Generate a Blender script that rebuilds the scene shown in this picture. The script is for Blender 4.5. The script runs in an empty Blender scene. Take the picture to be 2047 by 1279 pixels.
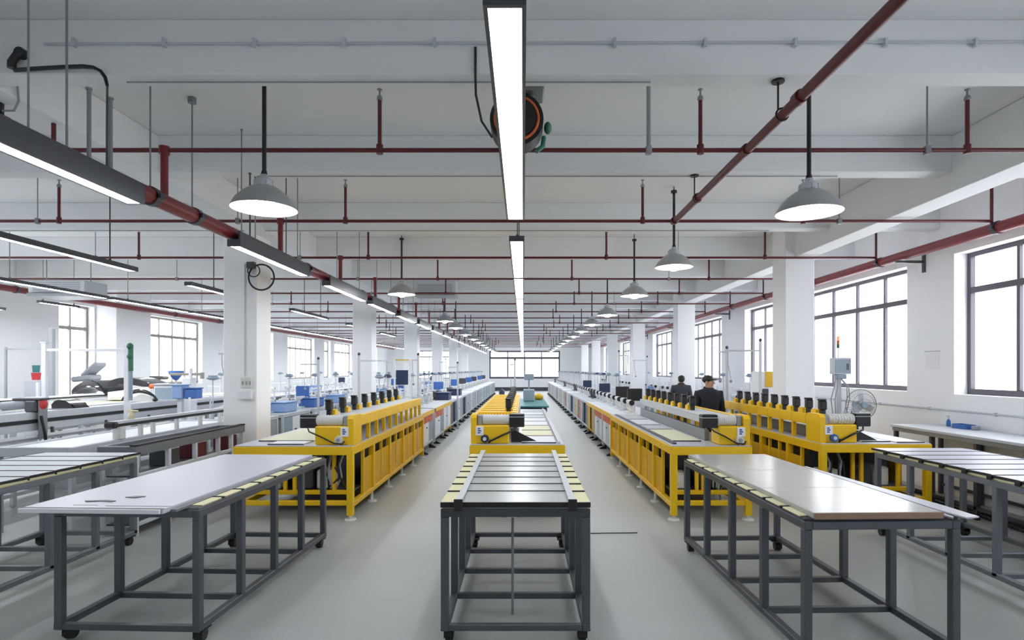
import bpy, bmesh, math, random
from mathutils import Vector, Matrix, Euler

# ------------------------------------------------------------------ camera, sky, exposure
random.seed(7)
SC = bpy.context.scene
COL = SC.collection
H = 1.78                      # eye height
FPX, U0, V0 = 1160.0, 1046.0, 738.0
cam_d = bpy.data.cameras.new('camera')
cam = bpy.data.objects.new('camera', cam_d)
COL.objects.link(cam)
cam.location = (0, 0, H)
cam.rotation_euler = (math.radians(90), 0, 0)
cam_d.sensor_width = 36.0
cam_d.lens = FPX / 2047.0 * 36.0
cam_d.shift_x = -(U0 - 1023.5) / 2047.0
cam_d.shift_y = (V0 - 639.5) / 2047.0
cam_d.clip_end = 300
cam_d.clip_start = 0.05
SC.camera = cam

world = bpy.data.worlds.new('overcast_sky')
SC.world = world
world.use_nodes = True
wn = world.node_tree.nodes
wn['Background'].inputs[0].default_value = (0.97, 0.985, 1.0, 1)
wn['Background'].inputs[1].default_value = 4.4

SC.view_settings.view_transform = 'Standard'
SC.view_settings.look = 'None'
SC.view_settings.exposure = 0.35
SC.view_settings.gamma = 1.0
SC.view_settings.use_curve_mapping = False
SC.cycles.use_denoising = True
SC.cycles.max_bounces = 10
SC.cycles.diffuse_bounces = 7
SC.cycles.glossy_bounces = 4
SC.cycles.transparent_max_bounces = 10
SC.cycles.sample_clamp_indirect = 6.0
SC.cycles.adaptive_threshold = 0.02
SC.cycles.caustics_reflective = False
SC.cycles.caustics_refractive = False

TUBE_POWER = 15.0          # luminance of the linear fixtures
BULB_POWER = 85.0          # luminance of the pendant bulbs

# ------------------------------------------------------------------ materials
def lin(c):
    c = c / 255.0
    return c / 12.92 if c <= 0.04045 else ((c + 0.055) / 1.055) ** 2.4

def rgb(r, g, b):
    return (lin(r), lin(g), lin(b), 1.0)

def pm(name, col, rough=0.5, metal=0.0, spec=0.5, var=0.06, scale=6.0, stretch=(1, 1, 1), bump=0.0, coat=0.0):
    """paint, metal or plastic with a faint uneven tone"""
    m = bpy.data.materials.new(name)
    m.use_nodes = True
    nt = m.node_tree
    b = nt.nodes['Principled BSDF']
    b.inputs['Roughness'].default_value = rough
    b.inputs['Metallic'].default_value = metal
    b.inputs['Specular IOR Level'].default_value = spec
    if coat:
        b.inputs['Coat Weight'].default_value = coat
        b.inputs['Coat Roughness'].default_value = 0.1
    tc = nt.nodes.new('ShaderNodeTexCoord')
    mp = nt.nodes.new('ShaderNodeMapping')
    mp.inputs['Scale'].default_value = stretch
    nz = nt.nodes.new('ShaderNodeTexNoise')
    nz.inputs['Scale'].default_value = scale
    nz.inputs['Detail'].default_value = 4
    mx = nt.nodes.new('ShaderNodeMix')
    mx.data_type = 'RGBA'
    mx.inputs[6].default_value = [max(0, c * (1 - var)) for c in col[:3]] + [1]
    mx.inputs[7].default_value = [min(1, c * (1 + var)) for c in col[:3]] + [1]
    nt.links.new(tc.outputs['Object'], mp.inputs['Vector'])
    nt.links.new(mp.outputs['Vector'], nz.inputs['Vector'])
    nt.links.new(nz.outputs['Fac'], mx.inputs[0])
    nt.links.new(mx.outputs[2], b.inputs['Base Color'])
    if bump:
        bp = nt.nodes.new('ShaderNodeBump')
        bp.inputs['Strength'].default_value = bump
        bp.inputs['Distance'].default_value = 0.01
        nt.links.new(nz.outputs['Fac'], bp.inputs['Height'])
        nt.links.new(bp.outputs['Normal'], b.inputs['Normal'])
    return m

def em(name, col, power):
    m = bpy.data.materials.new(name)
    m.use_nodes = True
    nt = m.node_tree
    nt.nodes.remove(nt.nodes['Principled BSDF'])
    e = nt.nodes.new('ShaderNodeEmission')
    e.inputs[0].default_value = col
    e.inputs[1].default_value = power
    nt.links.new(e.outputs[0], nt.nodes['Material Output'].inputs[0])
    return m

def glass(name, tint=(0.97, 0.98, 1, 1)):
    m = bpy.data.materials.new(name)
    m.use_nodes = True
    nt = m.node_tree
    nt.nodes.remove(nt.nodes['Principled BSDF'])
    t = nt.nodes.new('ShaderNodeBsdfTransparent')
    t.inputs[0].default_value = tint
    g = nt.nodes.new('ShaderNodeBsdfGlossy')
    g.inputs['Roughness'].default_value = 0.03
    mx = nt.nodes.new('ShaderNodeMixShader')
    mx.inputs[0].default_value = 0.04
    nt.links.new(t.outputs[0], mx.inputs[1])
    nt.links.new(g.outputs[0], mx.inputs[2])
    nt.links.new(mx.outputs[0], nt.nodes['Material Output'].inputs[0])
    return m

M = {}
M['wall'] = pm('white_wall_paint', rgb(243, 244, 246), 0.75, var=0.02, scale=1.5)
M['ceil'] = pm('white_ceiling_paint', rgb(230, 232, 233), 0.85, var=0.025, scale=0.8)
M['floor'] = pm('grey_sealed_concrete', rgb(168, 172, 171), 0.42, spec=0.5, var=0.09, scale=0.9, stretch=(0.7, 1.6, 1))
M['steel'] = pm('dark_mill_steel', rgb(92, 96, 102), 0.42, metal=0.55, var=0.18, scale=9, stretch=(1, 1, 0.4))
M['steel2'] = pm('blue_grey_steel', rgb(118, 123, 132), 0.45, metal=0.45, var=0.12, scale=8)
M['alu'] = pm('silver_aluminium', rgb(202, 205, 210), 0.38, metal=0.2, var=0.06)
M['galv'] = pm('galvanised_steel', rgb(140, 143, 146), 0.45, metal=0.6, var=0.12, scale=20)
M['yellow'] = pm('yellow_machine_enamel', rgb(236, 190, 14), 0.42, var=0.07, scale=4)
M['ochre'] = pm('ochre_panel_enamel', rgb(214, 170, 26), 0.5, var=0.08, scale=3)
M['red'] = pm('dark_red_pipe_enamel', rgb(92, 26, 30), 0.42, var=0.1, scale=5)
M['redpipe'] = pm('red_main_enamel', rgb(118, 34, 40), 0.4, var=0.1, scale=4)
M['black'] = pm('black_plastic', rgb(24, 25, 28), 0.45, var=0.2)
M['blackgloss'] = pm('glossy_black_sheet', rgb(20, 21, 24), 0.18, var=0.2, coat=0.5)
M['rubber'] = pm('dark_rubber', rgb(38, 38, 40), 0.7)
M['dkgrey'] = pm('dark_grey_enamel', rgb(66, 68, 74), 0.4, var=0.08)
M['winframe'] = pm('brown_grey_window_frame', rgb(92, 90, 98), 0.4, metal=0.2, var=0.06)
M['winframe2'] = pm('pale_bronze_window_frame', rgb(150, 145, 140), 0.4, metal=0.2, var=0.06)
M['white'] = pm('white_enamel', rgb(232, 234, 238), 0.4, var=0.03)
M['laminate'] = pm('white_laminate', rgb(192, 192, 203), 0.35, var=0.02)
M['offwhite'] = pm('off_white_plastic', rgb(214, 214, 210), 0.5, var=0.04)
M['gloss'] = pm('glossy_pale_laminate', rgb(176, 174, 169), 0.2, spec=0.5, var=0.03, scale=3)
M['brushed'] = pm('brushed_sheet_metal', rgb(176, 176, 175), 0.32, metal=0.3, var=0.04, stretch=(12, 1, 1))
M['cream'] = pm('cream_foam_board', rgb(226, 220, 178), 0.65, var=0.05)
M['paleyel'] = pm('pale_yellow_sheet', rgb(226, 224, 190), 0.5, var=0.03)
M['brown'] = pm('raw_board_edge', rgb(150, 122, 104), 0.7, var=0.15, scale=12)
M['grey'] = pm('mid_grey_enamel', rgb(150, 154, 160), 0.45, var=0.05)
M['ltgrey'] = pm('light_grey_enamel', rgb(196, 200, 206), 0.45, var=0.04)
M['bluegrey'] = pm('blue_grey_panel', rgb(140, 156, 170), 0.45, var=0.06)
M['navy'] = pm('navy_plastic', rgb(36, 48, 84), 0.45, var=0.12)
M['blue'] = pm('blue_plastic', rgb(60, 104, 176), 0.45, var=0.08)
M['ltblue'] = pm('pale_blue_plastic', rgb(140, 168, 212), 0.5, var=0.08)
M['teal'] = pm('teal_plastic', rgb(60, 128, 128), 0.5, var=0.08)
M['green'] = pm('green_plastic', rgb(46, 110, 80), 0.5)
M['orange'] = pm('orange_enamel', rgb(206, 98, 52), 0.5, var=0.1)
M['redbox'] = pm('red_plastic', rgb(206, 62, 64), 0.5)
M['maroon'] = pm('maroon_box', rgb(92, 24, 34), 0.5)
M['skin'] = pm('skin', rgb(188, 146, 124), 0.6, var=0.05)
M['hair'] = pm('black_hair', rgb(26, 24, 24), 0.6, var=0.3, scale=30)
M['jacket'] = pm('black_cloth', rgb(30, 33, 42), 0.85, var=0.2, scale=12, bump=0.3)
M['jacket2'] = pm('charcoal_cloth', rgb(58, 62, 68), 0.85, var=0.15, scale=12, bump=0.3)
M['trouser'] = pm('dark_trouser_cloth', rgb(36, 38, 46), 0.85, var=0.15)
M['paper'] = pm('white_paper', rgb(236, 236, 240), 0.8, var=0.02)
M['ink'] = pm('blue_ink', rgb(52, 84, 150), 0.7)
M['glass'] = glass('window_glass')
M['tube'] = em('lit_diffuser', (0.93, 0.965, 1.0, 1), TUBE_POWER)
M['tube2'] = em('lit_wide_diffuser', (0.95, 0.975, 1.0, 1), TUBE_POWER * 3.0)
M['bulb'] = em('lit_bulb', (0.95, 0.975, 1.0, 1), BULB_POWER)
M['lampred'] = em('lit_red_beacon', (1.0, 0.22, 0.12, 1), 1.6)
M['shade'] = pm('enamelled_lamp_shade', rgb(168, 170, 172), 0.32, metal=0.3, var=0.03)

# ------------------------------------------------------------------ mesh builder
OFF = {}

class MB:
    def __init__(self):
        self.bm = bmesh.new()
        self.mi = 0

    def _tag(self, faces, smooth=False):
        for f in faces:
            f.material_index = self.mi
            f.smooth = smooth

    def box(self, x0, x1, y0, y1, z0, z1, bev=0.0, mat=None):
        if x0 > x1: x0, x1 = x1, x0
        if y0 > y1: y0, y1 = y1, y0
        if z0 > z1: z0, z1 = z1, z0
        v = [self.bm.verts.new(c) for c in ((x0, y0, z0), (x1, y0, z0), (x1, y1, z0), (x0, y1, z0),
                                            (x0, y0, z1), (x1, y0, z1), (x1, y1, z1), (x0, y1, z1))]
        fs = [self.bm.faces.new([v[i] for i in q]) for q in ((3, 2, 1, 0), (4, 5, 6, 7), (0, 1, 5, 4),
                                                              (1, 2, 6, 5), (2, 3, 7, 6), (3, 0, 4, 7))]
        self._tag(fs)
        if bev:
            es = list({e for f in fs for e in f.edges})
            r = bmesh.ops.bevel(self.bm, geom=es, offset=bev, segments=1, affect='EDGES', profile=0.5)
            for f in r['faces']:
                f.material_index = self.mi
        if mat is not None:
            vs = set(v)
            vs = [x for x in vs if x.is_valid]
            if bev:
                vs = list({x for f in r['faces'] for x in f.verts} | {x for f in fs if f.is_valid for x in f.verts})
            bmesh.ops.transform(self.bm, matrix=mat, verts=vs)
        return self

    def bar(self, p, q, w, h=None, bev=0.0):
        """square bar from p to q"""
        h = w if h is None else h
        p, q = Vector(p), Vector(q)
        d = q - p
        L = d.length
        z = d.normalized()
        up = Vector((0, 0, 1)) if abs(z.z) < 0.95 else Vector((0, 1, 0))
        x = up.cross(z).normalized()
        y = z.cross(x)
        m = Matrix((x, y, z)).transposed().to_4x4()
        m.translation = p
        self.box(-w / 2, w / 2, -h / 2, h / 2, 0, L, bev=bev, mat=m)
        return self

    def cyl(self, p, q, r, r2=None, n=12, caps=True):
        r2 = r if r2 is None else r2
        return self.tube([p, q], [r, r2], n, caps)

    def tube(self, pts, r, n=8, caps=True, closed=False):
        pts = [Vector(p) for p in pts]
        rs = r if isinstance(r, (list, tuple)) else [r] * len(pts)
        k = len(pts)
        rings = []
        prev = None
        for i, p in enumerate(pts):
            if closed:
                d = pts[(i + 1) % k] - pts[i - 1]
            else:
                d = pts[min(i + 1, k - 1)] - pts[max(i - 1, 0)]
            if d.length < 1e-9:
                d = Vector((0, 0, 1))
            d.normalize()
            if prev is None:
                a = Vector((0, 0, 1)) if abs(d.z) < 0.9 else Vector((1, 0, 0))
                x = a.cross(d).normalized()
            else:
                x = (prev - d * prev.dot(d))
                if x.length < 1e-6:
                    x = Vector((1, 0, 0)).cross(d)
                x.normalize()
            prev = x
            y = d.cross(x)
            rings.append([self.bm.verts.new(p + (x * math.cos(2 * math.pi * j / n) + y * math.sin(2 * math.pi * j / n)) * rs[i]) for j in range(n)])
        fs = []
        m = k if closed else k - 1
        for i in range(m):
            a, b = rings[i], rings[(i + 1) % k]
            for j in range(n):
                fs.append(self.bm.faces.new((a[j], a[(j + 1) % n], b[(j + 1) % n], b[j])))
        self._tag(fs, True)
        if caps and not closed:
            c = [self.bm.faces.new(list(reversed(rings[0]))), self.bm.faces.new(rings[-1])]
            self._tag(c)
            for f in c:
                for e in f.edges:
                    e.smooth = False
        return self

    def lathe(self, prof, c=(0, 0, 0), n=20, mat=None, sharp=()):
        """profile of (radius, z), spun about z through c"""
        rings = []
        vs = []
        for (r, z) in prof:
            if r < 1e-6:
                ring = [self.bm.verts.new((c[0], c[1], c[2] + z))]
            else:
                ring = [self.bm.verts.new((c[0] + r * math.cos(2 * math.pi * j / n), c[1] + r * math.sin(2 * math.pi * j / n), c[2] + z)) for j in range(n)]
            rings.append(ring)
            vs += ring
        fs = []
        for a, b in zip(rings, rings[1:]):
            for j in range(n):
                if len(a) == 1 and len(b) == 1:
                    continue
                if len(a) == 1:
                    fs.append(self.bm.faces.new((a[0], b[(j + 1) % n], b[j])))
                elif len(b) == 1:
                    fs.append(self.bm.faces.new((a[j], a[(j + 1) % n], b[0])))
                else:
                    fs.append(self.bm.faces.new((a[j], a[(j + 1) % n], b[(j + 1) % n], b[j])))
        self._tag(fs, True)
        for i in sharp:
            ring = set(rings[i])
            for f in fs:
                for e in f.edges:
                    if e.verts[0] in ring and e.verts[1] in ring:
                        e.smooth = False
        if mat is not None:
            bmesh.ops.transform(self.bm, matrix=mat, verts=vs)
        return self

    def prism(self, poly, lo, hi, axis='y'):
        """polygon extruded along an axis; for y the polygon is (x, z), for x (y, z), for z (x, y)"""
        def co(a, b, t):
            return {'y': (a, t, b), 'x': (t, a, b), 'z': (a, b, t)}[axis]
        A = [self.bm.verts.new(co(a, b, lo)) for a, b in poly]
        B = [self.bm.verts.new(co(a, b, hi)) for a, b in poly]
        fs = [self.bm.faces.new(A), self.bm.faces.new(list(reversed(B)))]
        k = len(poly)
        for i in range(k):
            fs.append(self.bm.faces.new((A[i], B[i], B[(i + 1) % k], A[(i + 1) % k])))
        self._tag(fs)
        return self

    def ball(self, c, r, n=14, rot=None):
        if not isinstance(r, (tuple, list)):
            r = (r, r, r)
        res = bmesh.ops.create_uvsphere(self.bm, u_segments=n, v_segments=max(6, n * 2 // 3), radius=1)
        m = Matrix.Translation(c) @ (rot.to_matrix().to_4x4() if rot else Matrix()) @ Matrix.Diagonal((r[0], r[1], r[2], 1))
        bmesh.ops.transform(self.bm, matrix=m, verts=res['verts'])
        self._tag({f for v in res['verts'] for f in v.link_faces}, True)
        return self

    def torus(self, c, R, r, axis='y', n=28, k=8):
        pts = []
        for i in range(n):
            a = 2 * math.pi * i / n
            ca, sa = R * math.cos(a), R * math.sin(a)
            pts.append(Vector(c) + Vector({'y': (ca, 0, sa), 'x': (0, ca, sa), 'z': (ca, sa, 0)}[axis]))
        return self.tube(pts, r, k, closed=True)

    def build(self, name, mats, parent=None):
        bmesh.ops.recalc_face_normals(self.bm, faces=self.bm.faces[:])
        me = bpy.data.meshes.new(name)
        if parent is not None:
            off = OFF.get(parent.name, Vector((0, 0, 0)))
            bmesh.ops.translate(self.bm, vec=-off, verts=self.bm.verts[:])
        self.bm.to_mesh(me)
        self.bm.free()
        for m in (mats if isinstance(mats, (list, tuple)) else [mats]):
            me.materials.append(M[m] if isinstance(m, str) else m)
        o = bpy.data.objects.new(name, me)
        COL.objects.link(o)
        if parent is not None:
            o.parent = parent
            OFF[o.name] = off
        return o

def tag(o, label, cat, group=None, kind=None):
    o['label'] = label
    o['category'] = cat
    if group: o['group'] = group
    if kind: o['kind'] = kind
    return o

def thing(name, label, cat, loc=(0, 0, 0), rz=0.0, group=None):
    """an Empty at the thing's base; its parts are given in world coordinates unless it is turned"""
    o = bpy.data.objects.new(name, None)
    o.empty_display_size = 0.1
    COL.objects.link(o)
    o.location = loc
    o.rotation_euler = (0, 0, rz)
    OFF[o.name] = Vector(loc)
    return tag(o, label, cat, group)

def local(o):
    """from here on this thing's parts are given in its own coordinates"""
    OFF[o.name] = Vector((0, 0, 0))
    return o

def structure(mb, name, mat, parent=None):
    o = mb.build(name, mat, parent)
    o['kind'] = 'structure'
    return o

KIDS = {}
def dup(root, loc, rz, label, group=None):
    """a copy of a thing with copies of its parts and their sub-parts"""
    if root.name not in KIDS:
        KIDS[root.name] = [(c, list(c.children)) for c in root.children]
    r = root.copy()
    COL.objects.link(r)
    r.location = loc
    r.rotation_euler = (0, 0, rz)
    r['label'] = label
    if group: r['group'] = group
    for c, subs in KIDS[root.name]:
        k = c.copy()
        COL.objects.link(k)
        k.parent = r
        for s in subs:
            q = s.copy()
            COL.objects.link(q)
            q.parent = k
    return r

ONES = ['first', 'second', 'third', 'fourth', 'fifth', 'sixth', 'seventh', 'eighth', 'ninth', 'tenth', 'eleventh', 'twelfth',
        'thirteenth', 'fourteenth', 'fifteenth', 'sixteenth', 'seventeenth', 'eighteenth', 'nineteenth', 'twentieth']
def nth(i):
    if i < 20:
        return ONES[i]
    if i < 29:
        return 'twenty-' + ONES[i - 20]
    return 'thirtieth' if i == 29 else 'thirty-' + ONES[i - 30]

def P(u, v, Y):
    return Vector(((u - U0) / FPX * Y, Y, H - (v - V0) / FPX * Y))

# ------------------------------------------------------------------ room shell
XR, XL, YF, YB = 6.05, -11.2, 48.0, -3.5      # wall planes: right, left, far, behind the camera
ZC = 4.2                                       # ceiling slab
ZB = 3.82                                      # underside of the cross beams
T = 0.3                                        # wall thickness

mb = MB(); mb.box(XL - T, XR + T, YB - T, YF + T, -0.2, 0)
structure(mb, 'floor', 'floor')
mb = MB(); mb.box(XL - T, XR + T, YB - T, YF + T, ZC, ZC + 0.2)
structure(mb, 'ceiling', 'ceil')

def wall_open(name, axis, p0, p1, a0, a1, holes, mat='wall'):
    """wall between planes p0 and p1, running from a0 to a1, with holes (from, to, z0, z1)"""
    mb = MB()
    def bx(s, e, z0, z1):
        if e - s < 1e-4 or z1 - z0 < 1e-4: return
        if axis == 'y': mb.box(p0, p1, s, e, z0, z1)
        else: mb.box(s, e, p0, p1, z0, z1)
    cur = a0
    for (s, e, z0, z1) in sorted(holes):
        bx(cur, s, 0, ZC)
        bx(s, e, 0, z0)
        bx(s, e, z1, ZC)
        cur = e
    bx(cur, a1, 0, ZC)
    return structure(mb, name, mat)

R_WIN = [(-1.6, 3.0), (4.2, 8.15), (9.15, 12.6), (13.4, 15.85), (17.7, 21.6), (23.6, 27.1), (29.2, 31.7), (33.1, 36.2), (38.4, 43.6)]  # first opening is out of view, added to let in more daylight
L_WIN = [(2.9, 6.4), (7.6, 11.3), (14.0, 15.15), (16.7, 20.25), (22.3, 26.0), (27.6, 31.1), (32.6, 33.75), (34.4, 37.9), (40.2, 44.5)]  # first two openings are out of view, added to brighten the left side
F_WIN = [(-9.6, -6.0), (-2.82, 3.05)]
WZ0, WZ1, WZT = 1.43, 3.4, 2.88
wall_open('wall_right', 'y', XR, XR + T, YB, YF, [(a, b, WZ0, WZ1) for a, b in R_WIN])
wall_open('wall_left', 'y', XL - T, XL, YB, YF, [(a, b, 0.95 if a == 14.0 else 1.3, WZ1) for i, (a, b) in enumerate(L_WIN)])
wall_open('wall_far', 'x', YF, YF + T, XL - T, XR + T, [(a, b, 1.0, 3.32) for a, b in F_WIN])
B_FILL_WIN = [(-8.8, -7.2)]  # unseen window, added to light the surfaces that face the camera
wall_open('wall_back', 'x', YB - T, YB, XL - T, XR + T, [(a, b, 1.0, 3.4) for a, b in B_FILL_WIN])

WN = [0]
def window(axis, plane, sgn, a0, a1, z0, z1, zt, nlow, nup, mat, fw=0.06):
    """frame, sashes and panes set into the outer half of a wall opening"""
    WN[0] += 1
    mid = (a0 + a1) / 2
    loc = (plane, mid, z0) if axis == 'y' else (mid, plane, z0)
    root = bpy.data.objects.new('window_%d' % WN[0], None)
    COL.objects.link(root)
    root.location = loc
    root['kind'] = 'structure'
    OFF[root.name] = Vector(loc)
    d0, d1 = plane - 0.035, plane + 0.035
    def bx(mb, s, e, za, zb, dd=0.0):
        if axis == 'y': mb.box(d0 + dd, d1 - dd, s, e, za, zb, 0.004)
        else: mb.box(s, e, d0 + dd, d1 - dd, za, zb, 0.004)
    mb = MB()
    bx(mb, a0, a0 + fw, z0, z1); bx(mb, a1 - fw, a1, z0, z1)
    bx(mb, a0 + fw, a1 - fw, z0, z0 + fw * 1.3); bx(mb, a0 + fw, a1 - fw, z1 - fw, z1)
    bx(mb, a0 + fw, a1 - fw, zt - fw * 0.7, zt + fw * 0.7)
    structure(mb, 'window_frame', mat, root)
    w = (a1 - a0 - 2 * fw)
    mb = MB()
    for i in range(1, nup):
        x = a0 + fw + w * i / nup
        bx(mb, x - fw * 0.35, x + fw * 0.35, zt + fw * 0.7, z1 - fw, 0.01)
    for i in range(1, nlow):
        x = a0 + fw + w * i / nlow
        bx(mb, x - fw * 0.42, x + fw * 0.42, z0 + fw * 1.3, zt - fw * 0.7, 0.008)
    if nlow > 1:
        structure(mb, 'window_mullion_frame', mat, root)
    mb = MB()
    if axis == 'y': mb.box(plane - 0.004, plane + 0.004, a0 + fw * .5, a1 - fw * .5, z0 + fw * .5, z1 - fw * .5)
    else: mb.box(a0 + fw * .5, a1 - fw * .5, plane - 0.004, plane + 0.004, z0 + fw * .5, z1 - fw * .5)
    structure(mb, 'window_pane', 'glass', root)
    return root

for a, b in R_WIN:
    n = max(2, round((b - a) / 0.85))
    window('y', XR + 0.22, 1, a, b, WZ0, WZ1, WZT, n, n, 'winframe')
for i, (a, b) in enumerate(L_WIN):
    n = max(1, round((b - a) / 0.72))
    window('y', XL - 0.2, -1, a, b, 0.95 if a == 14.0 else 1.3, WZ1, 2.82, n, n, 'winframe2')
window('x', YF + 0.2, 1, -9.6, -6.0, 1.0, 3.32, 2.8, 4, 4, 'winframe')
window('x', YF + 0.2, 1, -2.82, 3.05, 1.0, 3.32, 2.72, 4, 4, 'winframe', 0.13)

for a, b in B_FILL_WIN: window('x', YB - 0.2, -1, a, b, 1.0, 3.4, 2.8, 4, 4, 'winframe')
# skirting round the far end
mb = MB(); mb.box(XL, XR, YF - 0.03, YF, 0, 0.3)
structure(mb, 'baseboard_far', 'dkgrey')

# cross beams, long beams, columns
BEAMS = [(4.01, 4.19), (6.0, 6.2), (8.42, 8.62)] + [(10.6 + 2.2 * k, 10.8 + 2.2 * k) for k in range(17)] + [(1.7, 1.9), (-0.5, -0.3)]
for (a, b) in BEAMS:
    mb = MB(); mb.box(XL, XR, a, b, ZB, ZC, 0.008)
    structure(mb, 'ceiling_beam', 'ceil')
mb = MB(); mb.box(4.44, 4.77, YB, YF, 3.62, ZC - 0.002, 0.008)
structure(mb, 'ceiling_beam', 'ceil')
mb = MB(); mb.box(-4.08, -3.78, YB, YF, 3.8, ZC - 0.002, 0.008)
structure(mb, 'ceiling_beam', 'ceil')
for k in range(6):
    mb = MB(); mb.box(4.28, 4.765, 9.49 + 6.6 * k, 9.97 + 6.6 * k, 0, ZC - 0.004, 0.012)
    structure(mb, 'column', 'wall')
    mb = MB(); mb.box(-4.5, -4.0, 8.7 + 6.6 * k, 9.2 + 6.6 * k, 0, ZC - 0.004, 0.012)
    structure(mb, 'column', 'wall')
# pier against the windows by the wide wing
mb = MB(); mb.box(XL, XL + 0.55, 15.2, 16.6, 0, ZC - 0.004, 0.01)
structure(mb, 'column', 'wall')
# wall conduit above the bench, thin conduits on the beams
mb = MB(); mb.tube([(XR - 0.02, 4.0, 1.2), (XR - 0.02, 13.0, 1.2)], 0.013, 8)
for y in (5, 6.2, 7.4, 8.6, 9.8, 11, 12.2): mb.box(XR - 0.035, XR, y, y + 0.03, 1.178, 1.222)
structure(mb, 'trim_1', 'ltgrey')
mb = MB(); mb.tube([(-3.3, 3.995, 4.02), (XR - 0.1, 3.995, 4.04)], 0.009, 8)
for i in range(14): mb.box(-3.1 + i * 0.62, -3.08 + i * 0.62, 3.975, 4.01, 4.0, 4.055)
structure(mb, 'trim_2', 'ltgrey')
for i, (yy, x0, x1) in enumerate(((4.1, -2.8, 0.9), (6.1, -2.8, 3.3), (8.5, -8.0, 3.6))):
    mb = MB(); mb.tube([(x0, yy, ZB - 0.012), (x1, yy, ZB - 0.012)], 0.006, 8)
    structure(mb, 'trim_%d' % (3 + i), 'grey')
# ------------------------------------------------------------------ pipes under the ceiling
ZP = 3.58
PIPE_Y = [4.77, 7.05] + [9.36 + 2.2 * k for k in range(18)]

def sprinkler(root, x, y):
    mb = MB(); mb.cyl((x, y, ZP + 0.01), (x, y, 4.0), 0.017, n=8)
    mb.cyl((x, y, ZP - 0.03), (x, y, ZP + 0.045), 0.028, n=10)
    s = mb.build('sprinkler_riser', 'red', root)
    mb = MB(); mb.lathe([(0.012, 0), (0.026, 0.01), (0.022, 0.035), (0.008, 0.05), (0.008, 0.085), (0.022, 0.09), (0.022, 0.096), (0, 0.096)], (x, y, 3.985), 8)
    mb.build('sprinkler_head', 'galv', s)

def hanger(root, x, y, thick=0.007, mat='galv', top=ZC):
    mb = MB(); mb.cyl((x, y, ZP - 0.03), (x, y, top - 0.02), thick, n=6)
    mb.box(x - 0.024, x + 0.024, y - 0.024, y + 0.024, ZP - 0.035, ZP + 0.035, 0.006)
    mb.cyl((x, y, top - 0.02), (x, y, top - 0.001), 0.03, n=8)
    mb.build('pipe_hanger', mat, root)

HEADS = [[-1.18, 1.456, 3.65, -3.86], [-2.16, 1.45, 3.4, -5.64], [1.34, -2.5, 3.9, -6.2, -8.6]]
for k, y in enumerate(PIPE_Y):
    x0 = -3.87 if k == 0 else -10.6
    t = thing('sprinkler_pipe', '%s dark red sprinkler branch pipe across the ceiling, counting from the hose reel' % nth(k), 'pipe',
              ((x0 + 5.7) / 2, y, ZP), group='sprinkler branch pipes')
    r = 0.0185
    mb = MB(); mb.cyl((x0, y, ZP), (5.69, y, ZP), r, n=10)
    mb.build('branch_pipe', 'red', t)
    hs = HEADS[k] if k < len(HEADS) else [1.2 + 0.25 * math.sin(k * 1.7), -2.1 - 0.4 * math.cos(k), 3.7, -6.0 + 0.4 * math.sin(k)]
    if k > 12: hs = hs[:2]
    for x in hs: sprinkler(t, x, y)
    if k == 0:
        hanger(t, 1.03, y, 0.019, 'grey'); hanger(t, 3.32, y)
    elif k < 13:
        for x in ((3.84, -2.87 - 0.6, -5.9) if k == 1 else (2.9 - 0.2 * (k % 3), -3.6 + 0.3 * (k % 2), -6.9)):
            hanger(t, x, y, 0.006)

def main_pipe(name, label, x, z, y0, y1, r, mat, risers, clamps):
    t = thing(name, label, 'pipe', (x, y0, z))
    mb = MB(); mb.cyl((x, y0, z), (x, y1, z), r, n=16); mb.build('pipe', mat, t)
    for y in risers:
        mb = MB(); mb.cyl((x, y, z + r * 0.6), (x, y, ZP + 0.01), 0.03, n=10)
        mb.cyl((x, y, ZP - 0.035), (x, y, ZP + 0.03), 0.042, n=10)
        mb.build('riser_pipe', mat, t)
    for y in clamps:
        mb = MB(); mb.cyl((x, y - 0.03, z), (x, y + 0.03, z), r + 0.012, n=16)
        mb.box(x - r - 0.03, x - r + 0.01, y - 0.03, y + 0.03, z - 0.02, z + 0.02)
        mb.box(x + r - 0.01, x + r + 0.03, y - 0.03, y + 0.03, z - 0.02, z + 0.02)
        mb.build('pipe_clamp', 'dkgrey', t)
    return t

main_pipe('sprinkler_main', 'long dark red sprinkler main carrying a line of linear lights beside the coiled cable', -2.95, 3.15, 0.6, 46.5, 0.065, 'redpipe',
          PIPE_Y, [4.6, 5.2, 7.9, 10.6, 13.05, 15.5, 17.95, 20.4])
t = bpy.data.objects['sprinkler_main']
for y, z in ((4.59, 4.12), (5.17, ZC - 0.001)):
    mb = MB(); mb.cyl((-2.95, y, 3.2), (-2.95, y, z), 0.007, n=8); mb.cyl((-2.95, y, z - 0.05), (-2.95, y, ZC - 0.001), 0.035, n=10)
    mb.build('pipe_hanger', 'galv', t)
t = main_pipe('sprinkler_main', 'thick red sprinkler main running above the windows on wall brackets', 5.76, 3.5, 0.5, 47.0, 0.068, 'redpipe',
              [], [5.2, 7.05, 9.36, 11.56, 13.76, 15.96])
for y in (8.75, 13.0, 17.0, 22.6, 28.2, 32.4):
    mb = MB(); mb.bar((5.62, y, 3.40), (6.03, y, 3.40), 0.035); mb.box(6.03, 6.049, y - 0.03, y + 0.03, 3.24, 3.5)
    mb.build('wall_bracket', 'dkgrey', t)
for y in PIPE_Y[:8]:
    mb = MB(); mb.cyl((5.69, y, 3.5), (5.69, y, 4.0), 0.018, n=8); mb.build('riser_pipe', 'red', t)
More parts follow.
